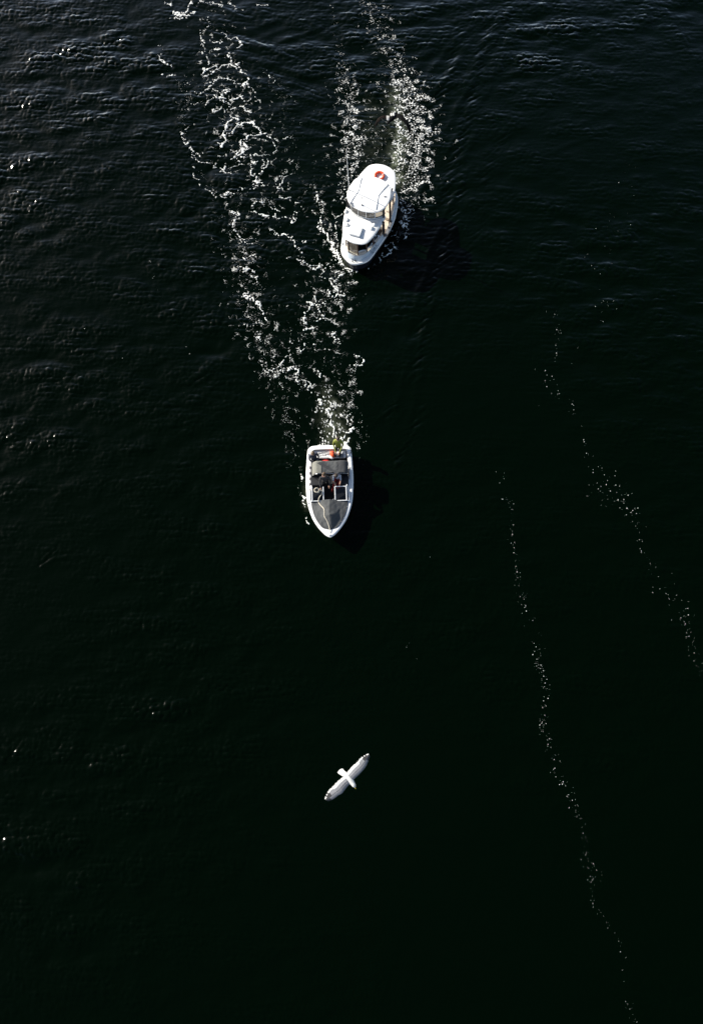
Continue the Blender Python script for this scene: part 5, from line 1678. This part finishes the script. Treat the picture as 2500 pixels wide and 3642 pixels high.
# tail
for k in range(6):
    t = (k - 2.5) / 2.5
    feather((-.06, -.012 + .030 * t), (-.215 + .012 * abs(t), -.030 + .052 * t), .018, .022, .004 + .003 * (k % 2), .0, 0).build('tail_feather', [M_gullw, M_gullw], gbo)
LW = ([(.137,.045),(.137,.175),(.133,.287),(.124,.379),(.106,.45),(.062,.544),(.016,.634)], [(-.063,.033),(-.073,.138),(-.082,.23),(-.074,.355),(-.09,.442),(-.081,.554),(-.053,.637)])
RW = ([(.150,-.045),(.153,-.139),(.168,-.224),(.183,-.309),(.161,-.384),(.152,-.471),(.133,-.561),(.095,-.634)], [(-.050,-.045),(-.057,-.152),(-.060,-.232),(-.05,-.349),(-.053,-.453),(-.031,-.544),(.012,-.636)])
for le, tr_ in (LW, RW):
    n = 26
    A = smooth_pts(le, n)[:, :2]
    B = smooth_pts(tr_, n)[:, :2]
    zz = lambda t: .035 + .055 * math.sin(t * 2.2) - .05 * t * t
    wb = MB()
    rows = []
    for i in range(n):
        t = i / (n - 1)
        rows.append([(A[i][0] + (B[i][0] - A[i][0]) * c, A[i][1] + (B[i][1] - A[i][1]) * c, zz(t) + .022 * math.sin(math.pi * min(1, c * 1.1 + .12)) * (1 - .5 * t) - .022 * (1 - c / .62) ** 3) for c in (0, .06, .16, .30, .46, .62)])
    low = [[(x, y, z - .012 * (1 - c)) for (x, y, z), c in zip(r_, (0, .06, .16, .30, .46, .62))] for r_ in rows]
    vs = [p for r_ in rows for p in r_]
    fs = [(i * 6 + c, i * 6 + c + 1, (i + 1) * 6 + c + 1, (i + 1) * 6 + c) for i in range(n - 1) for c in range(5)]
    ms = [(2 if i > n * .80 and c < 3 else (1 if c >= 0 else 0)) for i in range(n - 1) for c in range(5)]
    wb.v += vs; wb.f += fs; wb.m += ms
    k0 = len(wb.v)
    wb.v += [p for r_ in low for p in r_]
    wb.f += [(k0 + a, k0 + d, k0 + c, k0 + b) for a, b, c, d in fs]; wb.m += ms
    wing = wb.build('wing', [M_gullw, M_gullg, M_gulld], gull, smooth=True)
    N = 22
    for k in range(N):
        t = (k + .5) / N
        i = t * (n - 1)
        a = [np.interp(i, range(n), A[:, q]) for q in (0, 1)]
        b = [np.interp(i, range(n), B[:, q]) for q in (0, 1)]
        outer = max(0, (t - .5) / .5)
        # outer feathers slant to the tip
        i2 = min(n - 1, i + .4 * outer)
        b = [np.interp(i2, range(n), B[:, q]) for q in (0, 1)]
        r0 = (a[0] + (b[0] - a[0]) * .40, a[1] + (b[1] - a[1]) * .40)
        ext = 1.0 + .012 * ((k * 7) % 3 - 1)
        r1 = (a[0] + (b[0] - a[0]) * ext, a[1] + (b[1] - a[1]) * ext)
        wd = .021 if t < .55 else .0165
        z0 = zz(t) + .020 * (1 - .5 * t) + .002 * (k % 2)
        if t < .55: mm, tf = [M_gullg, M_gullw], .45
        elif t < .93: mm, tf = [M_gullg if t < .75 else M_gulld, M_gullw if k % 2 == 0 or t < .72 else M_gulld], .28
        else: mm, tf = [M_gulld, M_gullw], .35
        feather(r0, r1, wd, wd * .9, z0, zz(t) + .004, mm, tipfrac=tf).build('feather', mm, wing)

# dark bird over the ferry's wake
BZ = 20.0
bc_ = at(1300 + 780 / 7.975, 370 + 370 / 7.975, BZ)
M_dk = mat('blackish_feather', (0.005, 0.005, 0.005), 0.8, spec=0.08, var=.3, scale=12)
M_dkb = mat('brown_feather', (0.009, 0.006, 0.005), 0.8, spec=0.08, var=.3, scale=14)
M_palef = mat('pale_feather', (0.62, 0.60, 0.55), 0.7, var=.1, scale=20)
dbird = empty('bird', tuple(bc_))
tag(dbird, 'dark brown bird with drooping wings and pale patches flying above the ferry wake', 'bird')
q = lambda x, y, dz=0.0: Vector(at(1300 + x / 7.975, 370 + y / 7.975, BZ + dz)) - Vector(bc_)
body_pts = [q(905, 245), q(870, 275), q(815, 320), q(760, 400), q(700, 450), q(640, 530), q(600, 590)]
MB().tube(body_pts, [.014, .055, .095, .105, .078, .040, .012], 12, flat=.8).build('body', M_dk, dbird, smooth=True)
for s in (0, 1):
    o_ = q(735 + 60 * s, 300 - 8 * s, .10)
    MB().ball(o_, (.040, .075, .016), nu=10, nv=6).build('pale_patch', M_palef, dbird, smooth=True)


def wingstrip(le, tr_, name, mats, pale=()):
    n = 22
    A = smooth_pts([tuple(p) for p in le], n); B = smooth_pts([tuple(p) for p in tr_], n)
    B = A + (B - A) * 1.3
    mb = MB()
    for i in range(n):
        for c in range(5):
            t = c / 4
            p = A[i] + (B[i] - A[i]) * t
            mb.v.append((p[0], p[1], p[2] + .018 * math.sin(math.pi * t)))
    for i in range(n):
        for c in range(5):
            t = c / 4
            p = A[i] + (B[i] - A[i]) * t
            mb.v.append((p[0], p[1], p[2] - .010 + .012 * math.sin(math.pi * t)))
    for off_ in (0, n * 5):
        for i in range(n - 1):
            for c in range(4):
                mb.f.append((off_ + i * 5 + c, off_ + i * 5 + c + 1, off_ + (i + 1) * 5 + c + 1, off_ + (i + 1) * 5 + c))
                mb.m.append(1 if i in pale else 0)
    return mb.build(name, mats, dbird, smooth=True)


lw = wingstrip([q(700, 340, .03), q(610, 330, .06), q(500, 325, .07), q(410, 360, .04), q(330, 430, -.02), q(255, 610, -.16)],
               [q(690, 430, .03), q(620, 430, .06), q(520, 385, .07), q(430, 410, .04), q(375, 480, -.02), q(262, 618, -.16)], 'wing', [M_dkb, M_palef], pale=(1, 2, 3))
rw = wingstrip([q(830, 280, .03), q(930, 270, .06), q(1050, 330, .07), q(1140, 430, .04), q(1230, 550, -.02), q(1285, 680, -.10), q(1250, 830, -.18)],
               [q(800, 390, .03), q(930, 370, .06), q(1010, 420, .07), q(1100, 500, .04), q(1180, 600, -.02), q(1215, 700, -.10), q(1235, 825, -.18)], 'wing', [M_dk, M_palef])
for side_pts, par in (([(345, 470), (320, 520), (295, 565)], lw), ([(1195, 640), (1215, 710), (1228, 770)], rw)):
    for (x, y) in side_pts:
        sgn = 1 if x < 700 else -1
        mb = feather(tuple(q(x, y - 30))[:2], tuple(q(x - sgn * 25, y + 62))[:2], .022, .018, -.05, -.12, 0)
        mb.build('feather', [M_dk, M_dk], par)
